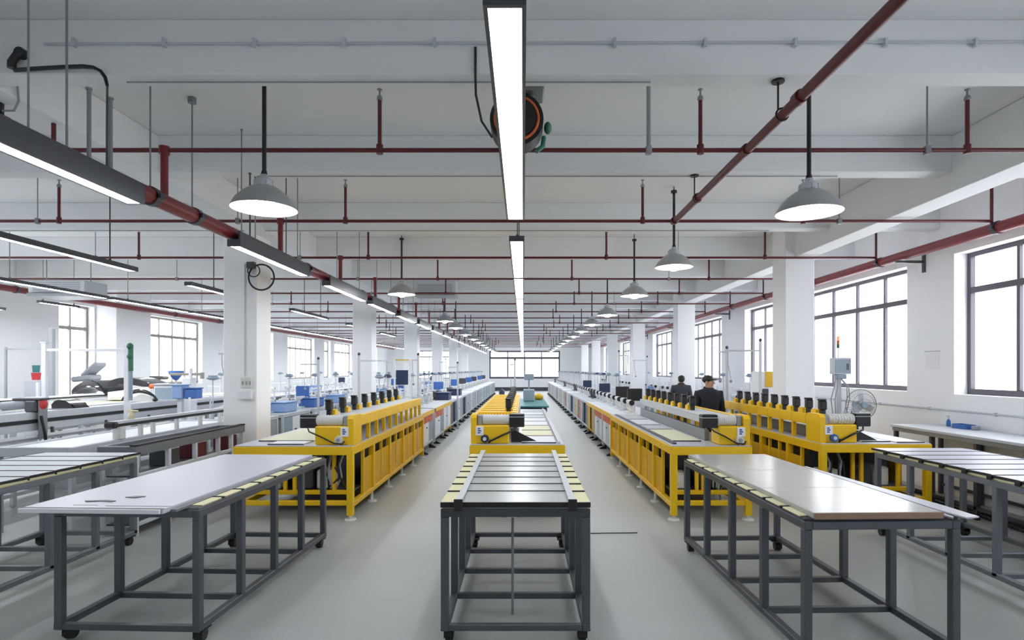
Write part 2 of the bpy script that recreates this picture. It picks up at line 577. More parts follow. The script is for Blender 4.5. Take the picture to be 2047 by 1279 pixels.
main_pipe('sprinkler_main', 'dull red sprinkler main along the wall of pale bronze windows', -10.5, 3.43, 3.0, 47.0, 0.065, 'redpipe', [], [8, 12, 17.5, 20, 24, 28])
t = thing('sprinkler_feed', 'dark red feed pipe running from the second branch pipe towards the camera', 'pipe', (1.83, 1.0, ZP))
mb = MB(); mb.cyl((1.83, 0.6, ZP), (1.84, 7.05, ZP), 0.036, n=14); mb.build('pipe', 'red', t)
for y in (3.85, 4.77, 6.1, 7.03):
    mb = MB(); mb.cyl((1.83, y - 0.035, ZP), (1.83, y + 0.035, ZP), 0.046, n=14); mb.build('pipe_coupling', 'red', t)
for y in (4.1, 6.1):
    mb = MB(); mb.torus((1.83, y, ZP), 0.044, 0.007, 'y', 16, 6); mb.cyl((1.80, y, ZP + 0.04), (1.80, y, ZB - 0.01), 0.007, n=6)
    mb.cyl((1.80, y, ZB - 0.015), (1.80, y, ZB), 0.045, n=10); mb.build('pipe_hanger', 'black', t)

# ------------------------------------------------------------------ linear lights
def linear_light(label, group, x, w, y0, y1, zb, h, rods, skirt=0.0, top=ZC, lit='tube'):
    t = thing('linear_light', label, 'ceiling light', (x, (y0 + y1) / 2, zb), group=group)
    mb = MB()
    e = 0.016
    mb.box(x - w / 2, x - w / 2 + e, y0, y1, zb, zb + h); mb.box(x + w / 2 - e, x + w / 2, y0, y1, zb, zb + h + skirt)
    mb.box(x - w / 2 + e, x + w / 2 - e, y0, y0 + 0.02, zb, zb + h); mb.box(x - w / 2 + e, x + w / 2 - e, y1 - 0.02, y1, zb, zb + h)
    mb.box(x - w / 2 + e, x + w / 2 - e, y0 + 0.02, y1 - 0.02, zb + h - 0.02, zb + h)
    mb.build('housing_frame', 'dkgrey', t)
    mb = MB(); mb.box(x - w / 2 + e + .001, x + w / 2 - e - .001, y0 + 0.021, y1 - 0.021, zb + 0.004, zb + 0.016)
    mb.build('diffuser', lit, t)
    for (rx, ry, rr, m, *tz) in rods:
        top = tz[0] if tz else ZC
        mb = MB(); mb.cyl((rx, ry, zb + h), (rx, ry, top), rr, n=6); mb.cyl((rx, ry, top - 0.012), (rx, ry, top), rr + 0.007, n=8)
        mb.cyl((rx, ry, zb + h), (rx, ry, zb + h + 0.03), 0.016, n=8)
        mb.build('hanger_rod', m, t)
    return t

CROW = [(2.07, 5.06)] + [(5.89 + 2.45 * k, 8.27 + 2.45 * k) for k in range(16)]
for k, (a, b) in enumerate(CROW):
    rods = [(-0.06, a + 0.08, 0.006, 'dkgrey'), (-0.06, b - 0.08, 0.006, 'dkgrey')]
    if k == 0: rods = [(-0.06, 2.5, 0.006, 'dkgrey'), (-0.06, 4.9, 0.006, 'dkgrey')]
    linear_light('%s linear light of the middle line, counting from the hose reel' % nth(k), 'linear lights of the middle line', -0.067, 0.156, a, b, 3.08, 0.055, rods)
LROW = [(2.2, 4.3), (5.75, 7.62), (8.45, 10.45), (10.85, 12.85)] + [(13.3 + 2.45 * k, 15.35 + 2.45 * k) for k in range(13)]
for k, (a, b) in enumerate(LROW):
    rods = []
    if k == 0:
        rods = [(-2.84, 3.33, 0.006, 'galv'), (-2.84, 3.61, 0.007, 'galv'), (-2.84, 3.795, 0.013, 'galv', 3.62), (-2.86, 4.02, 0.014, 'galv', 3.66)]
    elif k == 1:
        rods = [(-2.84, 5.85, 0.006, 'galv'), (-2.84, 6.03, 0.008, 'dkgrey', 3.82), (-2.84, 6.15, 0.006, 'galv', 3.82), (-2.84, 6.95, 0.006, 'dkgrey'), (-2.84, 7.3, 0.006, 'galv')]
    else:
        rods = [(-2.84, a + .4, 0.006, 'galv'), (-2.84, b - .4, 0.006, 'galv')]
    linear_light('%s linear light slung along the dark red sprinkler main, counting from the camera' % nth(k), 'linear lights along the sprinkler main', -2.87, 0.13, a, b, 3.0, 0.07, rods, 0.08)
for k, (x, a, b, z) in enumerate([(-5.2, 4.7, 7.75, 3.08), (-5.2, 9.0, 11.3, 3.08), (-5.15, 12.9, 15.2, 3.08), (-5.15, 17.0, 19.4, 3.08), (-5.15, 21, 23.4, 3.08)]):
    linear_light('%s grey linear light of the short line left of the columns, counting from the camera' % nth(k), 'linear lights behind the columns', x, 0.12, a, b, z, 0.06,
                 [(x, a + .75, 0.008, 'dkgrey'), (x, b - .45, 0.008, 'dkgrey')])
for k in range(15):
    a = 5.6 + 2.6 * k
    linear_light('%s linear light of the line over the silver rail benches, counting from the camera' % nth(k), 'linear lights over the rail benches', -7.7, 0.14, a, a + 2.5, 3.08, 0.05,
                 [(-7.7, a + .5, 0.006, 'galv')], lit='tube2')
linear_light('short linear light hung near the white side wall, its near end cut by the frame', 'linear lights by the side wall', -10.3, 0.1, 9.6, 11.5, 2.95, 0.05, [(-10.3, 11.2, 0.006, 'galv')], lit='tube2')
linear_light('short linear light hung close to the bright corner opening', 'linear lights by the side wall', -9.6, 0.1, 11.5, 12.5, 3.1, 0.05, [(-9.6, 11.6, 0.006, 'galv'), (-9.6, 12.4, 0.006, 'galv')], lit='tube2')

# ------------------------------------------------------------------ pendant lamps
def pendant(label, x, y, rim, group='round pendant lamps'):
    t = local(thing('pendant_lamp', label, 'pendant lamp', (x, y, rim), group=group))
    mb = MB(); mb.lathe([(0.25, 0), (0.246, 0.014), (0.215, 0.07), (0.165, 0.122), (0.11, 0.162), (0.062, 0.178), (0.058, 0.174), (0.107, 0.156), (0.16, 0.116), (0.21, 0.064), (0.24, 0.012), (0.245, 0.0), (0.25, 0)], n=36)
    mb.build('lamp_shade', 'shade', t)
    mb = MB(); mb.lathe([(0, 0.165), (0.062, 0.165), (0.072, 0.18), (0.072, 0.225), (0.05, 0.242), (0.032, 0.245), (0.03, 0.27), (0, 0.27)], n=16, sharp=(1, 2, 3))
    for i in range(8):
        a = i * math.pi / 4
        mb.box(-0.012, 0.012, 0.066, 0.078, 0.183, 0.22, mat=Matrix.Rotation(a, 4, 'Z'))
    mb.build('lamp_holder', 'ltgrey', t)
    mb = MB(); mb.lathe([(0, -0.045), (0.04, -0.04), (0.075, -0.02), (0.09, 0.015), (0.085, 0.05), (0.055, 0.09), (0.04, 0.16), (0, 0.16)], n=20)
    mb.build('bulb', 'bulb', t)
    mb = MB(); mb.cyl((0, 0, 0.255), (0, 0, 4.02 - rim), 0.0165, n=10); mb.cyl((0, 0, 0.255), (0, 0, 0.3), 0.028, 0.02, n=10)
    mb.cyl((0, 0, 4.0 - rim), (0, 0, 4.03 - rim), 0.04, n=12)
    mb.build('stem', 'black', t)
    mb = MB(); mb.cyl((0, 0, 4.03 - rim), (0, 0, ZC - rim), 0.008, n=8)
    mb.build('suspension_rod', 'dkgrey', t)
    return t

pr = pendant('largest round pendant lamp on the window side, under the dark red feed pipe', 2.25, 4.57, H + 1.23)
KIDS.clear()
dup(pr, (-2.04, 4.57, H + 1.26), 0, 'largest round pendant lamp beside the long sprinkler main, under the black stem')
for k, (x, y, h) in enumerate([(2.0, 7.7, 1.35), (1.99, 10.4, 1.31), (2.0, 13.8, 1.28)] + [(2.0, 16.9 + 3.05 * i, 1.29) for i in range(9)]):
    dup(pr, (x, y, H + h), 0, '%s round pendant lamp of the window side line, counting from the largest one' % nth(k + 1))
for k, (x, y, h) in enumerate([(-2.2, 10.5, 1.35), (-2.2, 16.3, 1.34), (-2.2, 18.9, 1.34), (-2.2, 22.0, 1.3)] + [(-2.15, 25.05 + 3.05 * i, 1.29) for i in range(7)]):
    dup(pr, (x, y, H + h), 0, '%s round pendant lamp beside the long sprinkler main, counting from the largest one' % nth(k + 1))

# ------------------------------------------------------------------ hung things
t = thing('hose_reel', 'black round hose reel with an orange ring hung behind the longest middle light', 'hose reel', (-0.05, 4.5, 3.69))
mb = MB(); mb.cyl((-0.05, 4.42, 3.69), (-0.05, 4.62, 3.69), 0.205, n=32); mb.cyl((-0.05, 4.40, 3.69), (-0.05, 4.42, 3.69), 0.15, n=28)
mb.build('drum', 'black', t)
mb = MB(); mb.torus((-0.05, 4.415, 3.69), 0.165, 0.012, 'y'); mb.build('rim_ring', 'orange', t)
mb = MB(); mb.box(0.0, 0.16, 4.40, 4.64, 3.90, 3.95, 0.01); mb.box(0.03, 0.11, 4.44, 4.6, 3.95, ZC); mb.cyl((0.06, 4.5, 3.86), (0.06, 4.5, 3.92), 0.03)
mb.build('mounting_bracket', 'galv', t)
mb = MB(); mb.ball((0.19, 4.5, 3.65), (0.03, 0.05, 0.045)); mb.tube([(0.16, 4.5, 3.58), (0.15, 4.48, 3.5), (0.1, 4.45, 3.45)], 0.018)
mb.build('hose_outlet', 'green', t)
t = tag(MB().tube([(-0.33, 4.0, 4.0), (-0.33, 4.0, 3.8), (-0.335, 4.1, 3.72), (-0.31, 4.3, 3.62), (-0.24, 4.45, 3.56)], 0.009, 8).build('power_cord', 'black'),
        'black power cord dropping from the first beam to the hose reel', 'cord')

def air_unit(label, x0, x1, y0, y1, z0, z1):
    t = thing('air_conditioner', label, 'air conditioner', ((x0 + x1) / 2, y0, z0))
    mb = MB(); mb.box(x0, x1, y0, y1, z0 + 0.07, z1, 0.02); mb.build('casing', 'ltgrey', t)
    mb = MB(); mb.box(x0 + 0.02, x1 - 0.02, y0 - 0.06, y1, z0, z0 + 0.065, 0.015); mb.build('outlet_flap', 'grey', t)
    mb = MB()
    for i in range(5): mb.box(x0 + 0.1, x1 - 0.1, y0 - 0.004, y0 + 0.02, z0 + 0.12 + 0.035 * i, z0 + 0.135 + 0.035 * i)
    mb.build('intake_grille', 'grey', t)
    for x in (x0 + 0.12, x1 - 0.12):
        mb = MB(); mb.cyl((x, (y0 + y1) / 2, z1), (x, (y0 + y1) / 2, ZC), 0.008, n=6); mb.build('hanger_rod', 'galv', t)
air_unit('grey air conditioner hung from the ceiling beside a round pendant lamp', -2.7, -1.65, 14.2, 14.75, 3.58, 3.98)
air_unit('grey air conditioner hung over the silver rail benches near the white side wall', -9.4, -8.3, 11.0, 11.6, 3.16, 3.47)

t = thing('flexible_conduit', 'black flexible conduit bending from the first beam down to the nearest sprinkler main light', 'conduit', (-3.2, 3.97, 3.8))
mb = MB(); mb.tube([(-3.44, 3.985, 3.95), (-3.47, 3.975, 3.93), (-3.5, 3.97, 3.88), (-3.5, 3.97, 3.84)], 0.026, 10); mb.cyl((-3.45, 4.008, 3.95), (-3.45, 3.965, 3.95), 0.036, n=12); mb.build('cable_gland', 'black', t)
mb = MB(); mb.tube([(-3.48, 3.97, 3.825), (-3.35, 3.965, 3.832), (-3.15, 3.96, 3.84), (-3.0, 3.955, 3.843), (-2.93, 3.955, 3.835), (-2.88, 3.955, 3.81), (-2.85, 3.955, 3.77), (-2.835, 3.955, 3.71)], [0.014, 0.015, 0.015, 0.015, 0.014, 0.013, 0.012, 0.01], 10); mb.build('conduit_sleeve', 'black', t)
mb = MB(); mb.tube([(-2.835, 3.955, 3.71), (-2.835, 3.953, 3.5), (-2.835, 3.952, 3.3), (-2.835, 3.95, 3.0725)], 0.007, 8); mb.build('cable', 'dkgrey', t)
t = thing('security_camera', 'black security camera under the long beam at the edge of the picture', 'camera', (-4.0, 4.4, 3.8))
mb = MB(); mb.tube([(-3.74, 4.3, 4.0), (-3.73, 4.3, 4.05), (-3.74, 4.3, 4.11), (-3.74, 4.3, 4.15)], 0.028, 10); mb.build('cable_gland', 'black', t)
mb = MB(); mb.cyl((-4.0, 4.4, 3.72), (-4.0, 4.4, 3.799), 0.05); mb.box(-4.06, -3.94, 4.36, 4.5, 3.60, 3.72, 0.02); mb.build('camera_body', 'black', t)
mb = MB(); mb.tube([(-3.765, 4.3, 3.95), (-3.75, 4.3, 3.9), (-3.765, 4.33, 3.785), (-3.86, 4.4, 3.74), (-3.95, 4.4, 3.74)], 0.008, 8); mb.build('cable', 'grey', t)

# coiled cable, sockets and conduit on the first column
t = thing('coiled_cable', 'black coiled cable hanging from the nearest column under the linear lights', 'cable', (-3.9, 8.75, 3.1))
mb = MB(); mb.torus((-3.9, 8.64, 3.15), 0.19, 0.013, 'y'); mb.torus((-4.02, 8.655, 3.25), 0.09, 0.008, 'y')
mb.build('cable_loop', 'black', t)
mb = MB(); mb.box(-4.12, -4.0, 8.62, 8.698, 3.28, 3.38, 0.01); mb.build('cable_hook', 'dkgrey', t)
t = thing('socket_box', 'white double socket box low on the column with the coiled cable', 'socket', (-4.13, 8.7, 1.45))
mb = MB(); mb.box(-4.22, -4.06, 8.66, 8.699, 1.50, 1.66, 0.008); mb.build('switch_plate', 'offwhite', t)
mb = MB(); mb.box(-4.24, -4.05, 8.63, 8.699, 1.33, 1.46, 0.008); mb.build('socket_tray', 'white', t)
mb = MB()
for i in range(3): mb.box(-4.2 + 0.055 * i, -4.175 + 0.055 * i, 8.654, 8.661, 1.55, 1.6)
mb.build('switch_keys', 'grey', t)
mb = MB(); mb.tube([(-4.17, 8.69, 1.66), (-4.17, 8.69, 3.3), (-4.17, 8.69, 3.36)], 0.008, 6); mb.build('conduit', 'ltgrey', t)

# notice on the pier between the windows
t = thing('wall_notice', 'faint white paper notice on the pier between the two nearest windows', 'notice', (6.04, 8.62, 1.9))
mb = MB(); mb.box(6.044, 6.05, 8.44, 8.72, 1.78, 2.02); mb.build('sheet', 'paper', t)
mb = MB(); mb.box(6.040, 6.046, 8.42, 8.74, 2.035, 2.055); mb.build('clip_rail', 'ltgrey', t)
# ------------------------------------------------------------------ welded steel tables on castors
def steel_table(label, cx, y0, W, L, rz, mat='steel', n=5, zt=0.877, deck=None, brace=True):
    """frame on castors; local origin at the middle of the front edge, running back along +y"""
    t = local(thing('steel_table', label, 'work table', (cx, y0, 0), rz))
    a = 0.05
    for s in (-1, 1):
        for i in range(n):
            y = a / 2 + (L - a) * i / (n - 1)
            x = s * (W / 2 - a / 2)
            mb = MB(); mb.box(x - a / 2, x + a / 2, y - a / 2, y + a / 2, 0.105, zt - 0.05, 0.004); mb.build('leg', mat, t)
    mb = MB()
    for s in (-1, 1): mb.box(s * (W / 2 - a), s * W / 2, 0, L, zt - 0.05, zt, 0.004)
    for y in (0, L - a): mb.box(-W / 2 + a, W / 2 - a, y, y + a, zt - 0.05, zt, 0.004)
    mb.build('top_frame', mat, t)
    for s in (-1, 1):
        mb = MB(); mb.box(s * (W / 2 - a), s * W / 2, -0.002, L + 0.002, 0.09, 0.135, 0.004); mb.build('bottom_rail', mat, t)
    for i in range(n):
        y = a / 2 + (L - a) * i / (n - 1)
        mb = MB(); mb.box(-W / 2 + a, W / 2 - a, y - 0.02, y + 0.02, 0.09, 0.13, 0.003); mb.build('crossbar', mat, t)
    for s in (-1, 1):
        for y in (0.08, L - 0.08):
            x = s * (W / 2 - 0.045)
            mb = MB(); mb.box(x - 0.05, x + 0.05, y - 0.05, y + 0.05, 0.082, 0.09)
            mb.box(x - 0.032, x - 0.026, y - 0.03, y + 0.03, 0.025, 0.082); mb.box(x + 0.026, x + 0.032, y - 0.03, y + 0.03, 0.025, 0.082)
            c = mb.build('caster', 'black', t)
            mb = MB(); mb.cyl((x - 0.024, y + 0.01, 0.041), (x + 0.024, y + 0.01, 0.041), 0.041, n=20); mb.build('wheel', 'rubber', c)
    if deck:
        mb = MB(); mb.box(-W / 2 + 0.01, W / 2 - 0.01, 0.01, L - 0.01, zt, zt + 0.012, 0.003); mb.build('deck_plate', deck, t)
    return t

def placed(o, cx, y0, rz):
    """turn a thing given in a table's own coordinates together with that table"""
    o.location = (cx, y0, 0)
    o.rotation_euler = (0, 0, rz)
    return o

def deck_boards(n, cx, y0, W, L, rz, z, first, label, group, face, inset=0.0, over=0.02, dark_ends=False):
    """foam boards with a sheet face and a dark front edge, lapped slightly like shingles along the table"""
    ys = [0.0] + [first + (L - first) * i / (n - 1) for i in range(n)]
    for i in range(n):
        t = local(thing('panel_board', label % nth(i), 'board', (cx, y0, 0), rz, group))
        b0, b1 = ys[i] + 0.014, ys[i + 1] - 0.002
        lift = 0.004
        x0, x1 = -W / 2 - over, W / 2 + over
        mb = MB(); mb.prism([(b0, z), (b0, z + 0.026 + lift), (b1, z + 0.026), (b1, z)], x0 + (.008 if dark_ends else 0), x1 - (.008 if dark_ends else 0), 'x'); mb.build('foam_core', 'cream', t)
        mb = MB(); mb.prism([(b0, z + 0.0265 + lift), (b0, z + 0.0305 + lift), (b1, z + 0.0305), (b1, z + 0.0265)], x0 + inset + .002, x1 - inset - .002, 'x'); mb.build('face_sheet', face, t)
        mb = MB(); mb.box(x0, x1, b0 - 0.013, b0 - 0.001, z + 0.001, z + 0.031 + lift, 0.002); mb.build('edge_strip', 'black', t)
        if dark_ends:
            for xa in (x0, x1 - 0.007):
                mb = MB(); mb.prism([(b0, z + 0.012 + lift), (b0, z + 0.034 + lift), (b1, z + 0.034), (b1, z + 0.012)], xa, xa + 0.007, 'x'); mb.build('end_strip', 'black', t)
                if xa < 0: mb = MB(); mb.box(xa - 0.014, xa - 0.001, b0 - 0.02, b0 + 0.03, z - 0.006, z + 0.03, 0.003); mb.build('clip', 'black', t)

# middle table
TC = (-0.05, 3.74, 0.0)
t = steel_table('bare steel table on castors in the middle aisle, topped with dark-edged boards', TC[0], TC[1], 0.965, 2.15, TC[2], deck='offwhite')
mb = MB(); mb.box(-0.48, 0.48, -0.006, 0.0, 0.83, 0.883); mb.build('front_lip', 'dkgrey', t)
t = local(thing('steel_rod', 'thin steel rod hanging under the front of the middle table', 'rod', (TC[0] - 0.02, TC[1] + 0.075, 0)))
mb = MB(); mb.cyl((0, 0, 0.17), (0, 0, 0.815), 0.009, n=10); mb.build('rod', 'steel2', t)
mb = MB(); mb.box(-0.07, 0.05, -0.02, 0.02, 0.812, 0.826, 0.003); mb.build('clamp_plate', 'black', t)
mb = MB(); mb.box(-0.035, 0.03, -0.026, -0.0205, 0.812, 0.829); mb.build('paper_tag', 'paper', t)
deck_boards(8, TC[0], TC[1] - 0.02, 0.965, 2.2, 0, 0.892, 0.36, '%s dark-edged board on the middle table, counting from the camera', 'boards on the middle table', 'brushed', 0.13, 0.0)
for s, nm in ((-1, "flat steel strap over the middle table's boards, on the white-topped table's side"), (1, "flat steel strap over the middle table's boards, on the glossy table's side")):
    t = thing('steel_strap', nm, 'strap', (TC[0] + s * 0.36, TC[1], 0.93), group='straps on the middle table')
    x = TC[0] + s * 0.365
    mb = MB(); mb.box(x - 0.022, x + 0.022, TC[1] - 0.03, TC[1] + 2.3, 0.933, 0.94, 0.001); mb.build('strap_bar', 'alu', t)
    mb = MB(); mb.box(x - 0.028, x + 0.028, TC[1] - 0.046, TC[1] - 0.032, 0.875, 0.951, 0.002); mb.build('strap_hook', 'black', t)
# white topped table
TL = (-2.56, 3.74, math.radians(-2.3))
steel_table('bare steel table on castors under the large white panel', TL[0], TL[1], 0.97, 2.15, TL[2])
t = local(thing('laminate_sheet', 'large white laminate panel lying on the steel table beside the yellow machine', 'panel', (TL[0], TL[1], 0), TL[2]))
mb = MB(); mb.box(-0.55, 0.36, -0.17, 2.1, 0.892, 0.922, 0.003); mb.build('panel_sheet', 'laminate', t)
mb = MB(); mb.box(-0.55, 0.345, -0.186, -0.171, 0.895, 0.9215, 0.001); mb.build('front_edge_strip', 'white', t)
mb = MB(); mb.box(-0.55, 0.36, -0.168, -0.150, 0.9222, 0.9236); mb.box(-0.06, 0.36, -0.10, -0.092, 0.9222, 0.9232); mb.box(-0.28, -0.12, -0.085, -0.079, 0.9222, 0.9232); mb.build('cut_line_strip', 'dkgrey', t)
mb = MB(); mb.box(0.362, 0.40, -0.10, 2.12, 0.888, 0.905, 0.002); mb.build('side_trim', 'galv', t)
mb = MB(); mb.box(-0.47, 0.47, 0.02, 2.13, 0.878, 0.8905); mb.build('under_sheet', 'galv', t)
for i, (poly, lb) in enumerate(([[(-0.27, 0.0), (-0.19, 0.02), (-0.1, 0.005), (-0.09, 0.03), (-0.16, 0.05), (-0.22, 0.04), (-0.30, 0.03)], 'ragged grey offcut on the white panel near its corner'],
                                [[(-0.11, 0.14), (-0.03, 0.12), (0.01, 0.17), (-0.05, 0.175)], 'dark pointed offcut on the white panel behind the ragged one'])):
    o = MB().prism(poly, 0.9225, 0.9265, 'z').build('offcut', 'dkgrey')
    tag(placed(o, TL[0], TL[1], TL[2]), lb, 'offcut')
for i in range(8):
    y = 0.05 + 0.255 * i
    t = local(thing('foam_strip', '%s cream foam strip along the edge of the white-topped table, counting from the camera' % nth(i), 'foam strip', (TL[0], TL[1], 0), TL[2], 'foam strips on the white-topped table'))
    mb = MB(); mb.box(0.405, 0.475, y, y + 0.225, 0.8915, 0.9, 0.003); mb.build('foam_piece', 'cream', t)
    mb = MB(); mb.box(0.404, 0.487, y + 0.226, y + 0.246, 0.8915, 0.905, 0.002); mb.build('clip', 'black', t)
# glossy table
TG = (2.14, 3.45, math.radians(1.8))
steel_table('bare steel table on castors under the glossy pale sheet', TG[0], TG[1], 0.95, 2.32, TG[2])
t = local(thing('glossy_sheet', 'glossy pale laminate sheet with a brown raw front edge on the steel table', 'sheet', (TG[0], TG[1], 0), TG[2]))
mb = MB(); mb.box(-0.42, 0.36, 0.0, 2.36, 0.893, 0.93, 0.003); mb.build('laminate_face', 'gloss', t)
mb = MB(); mb.box(-0.42, 0.36, -0.012, -0.001, 0.8935, 0.929); mb.build('raw_edge', 'brown', t)
mb = MB()
for y in (0.72, 1.45): mb.box(-0.42, 0.36, y, y + 0.004, 0.9302, 0.9308)
mb.build('sheet_joint', 'offwhite', t)
mb = MB(); mb.box(-0.47, 0.47, 0.02, 2.3, 0.878, 0.892); mb.build('under_sheet', 'dkgrey', t)
for i, (x0, x1, ya, yb, lb) in enumerate(((0.365, 0.42, -0.03, 1.5, 'narrow white strip lying along the glossy sheet'), (0.43, 0.56, -0.05, 1.75, 'wide white strip overhanging the edge of the glossy table'))):
    o = MB().prism([(x0, yb), (x0 + 0.01, ya + 0.2), (x0 + 0.035, ya), (x1, ya + 0.02), (x1, ya + 0.3), (x0 + 0.03, yb)], 0.896 + 0.004 * i, 0.905 + 0.004 * i, 'z').build('white_strip', 'laminate')
    tag(placed(o, TG[0], TG[1], TG[2]), lb, 'strip')
for i in range(9):
    y = 0.06 + 0.245 * i
    t = local(thing('foam_strip', '%s cream foam strip along the edge of the glossy table, counting from the camera' % nth(i), 'foam strip', (TG[0], TG[1], 0), TG[2], 'foam strips on the glossy table'))
    mb = MB(); mb.box(-0.475, -0.425, y, y + 0.215, 0.8925, 0.903, 0.003); mb.build('foam_piece', 'cream', t)
    mb = MB(); mb.box(-0.487, -0.424, y + 0.217, y + 0.237, 0.8925, 0.907, 0.002); mb.build('clip', 'black', t)
# outer tables
TR = (4.29, 4.14, 0.0)
steel_table('blue-grey steel table with white boards beside the wall bench', TR[0], TR[1], 0.97, 2.15, 0, 'steel2', deck='cream')
deck_boards(8, TR[0], TR[1] - 0.02, 0.97, 2.2, 0, 0.892, 0.3, '%s white board on the steel table beside the wall bench, counting from the camera', 'boards on the table beside the wall bench', 'laminate', 0.008, 0.015, True)
TO = (-4.44, 3.8, 0.0)
steel_table('blue-grey steel table with grey boards beside the aluminium rack', TO[0], TO[1], 0.97, 2.15, 0, 'steel2', deck='cream')
deck_boards(8, TO[0], TO[1] - 0.02, 0.97, 2.2, 0, 0.892, 0.3, '%s pale grey board on the steel table beside the aluminium rack, counting from the camera', 'boards on the table beside the aluminium rack', 'ltgrey', 0.008, 0.015, True)

# wall bench
t = thing('wall_bench', 'long grey bench with a pale top along the wall under the windows', 'bench', (5.68, 6.0, 0))
mb = MB(); mb.box(5.31, 6.03, 3.4, 8.4, 0.955, 0.99, 0.004); mb.build('bench_top', 'ltgrey', t)
mb = MB(); mb.box(5.33, 5.38, 3.42, 8.38, 0.90, 0.954, 0.003); mb.box(5.97, 6.02, 3.42, 8.38, 0.90, 0.954, 0.003); mb.box(5.38, 5.97, 8.33, 8.38, 0.90, 0.954); mb.box(5.38, 5.97, 3.42, 3.47, 0.90, 0.954); mb.build('top_frame', 'galv', t)
for y in (3.45, 4.3, 5.15, 6.0, 6.85, 7.6, 8.33):
    for x in (5.355, 5.995):
        mb = MB(); mb.box(x - 0.025, x + 0.025, y - 0.025, y + 0.025, 0, 0.90, 0.003); mb.build('leg', 'dkgrey', t)
mb = MB(); mb.box(5.33, 5.36, 3.5, 8.3, 0.12, 0.16); mb.box(5.98, 6.01, 3.5, 8.3, 0.12, 0.16); mb.build('bottom_rail', 'dkgrey', t)
t = thing('spray_bottle', 'small blue bottle standing at the back of the wall bench', 'bottle', (5.9, 8.05, 0.99))
mb = MB(); mb.lathe([(0, 0), (0.026, 0), (0.028, 0.01), (0.026, 0.07), (0.012, 0.1), (0, 0.1)], (5.9, 8.05, 0.99), 14); mb.build('bottle_body', 'blue', t)
mb = MB(); mb.cyl((5.9, 8.05, 1.09), (5.9, 8.05, 1.13), 0.01); mb.box(5.87, 5.91, 8.04, 8.06, 1.125, 1.14); mb.build('spray_cap', 'ltgrey', t)
t = thing('parts_tray', 'small blue tray on the wall bench beside the bottle', 'tray', (5.86, 7.75, 0.99))
mb = MB(); mb.box(5.79, 5.93, 7.6, 7.84, 0.99, 0.996); mb.box(5.79, 5.797, 7.6, 7.84, 0.996, 1.05); mb.box(5.923, 5.93, 7.6, 7.84, 0.996, 1.05); mb.box(5.797, 5.923, 7.6, 7.607, 0.996, 1.05); mb.box(5.797, 5.923, 7.833, 7.84, 0.996, 1.05)
mb.build('tray_shell', 'blue', t)
mb = MB(); mb.box(5.81, 5.91, 7.63, 7.82, 0.997, 1.03, 0.01); mb.build('cloth', 'offwhite', t)
t = tag(MB().box(5.83, 5.9, 7.48, 7.56, 0.9905, 1.045, 0.008).build('small_box', 'grey'), 'small grey box next to the blue tray on the wall bench', 'box')
for i, (x, z, r, lb) in enumerate(((5.6, 0.035, 0.03, 'thick black hose along the floor under the wall bench'), (5.45, 0.018, 0.015, 'thin black hose along the floor in front of the thick one'))):
    o = MB().tube([(x + 0.05 * math.sin(q * .9 + i), 3.2 + 0.55 * q, z) for q in range(11)], r, 8).build('floor_hose', 'rubber')
    tag(o, lb, 'hose')

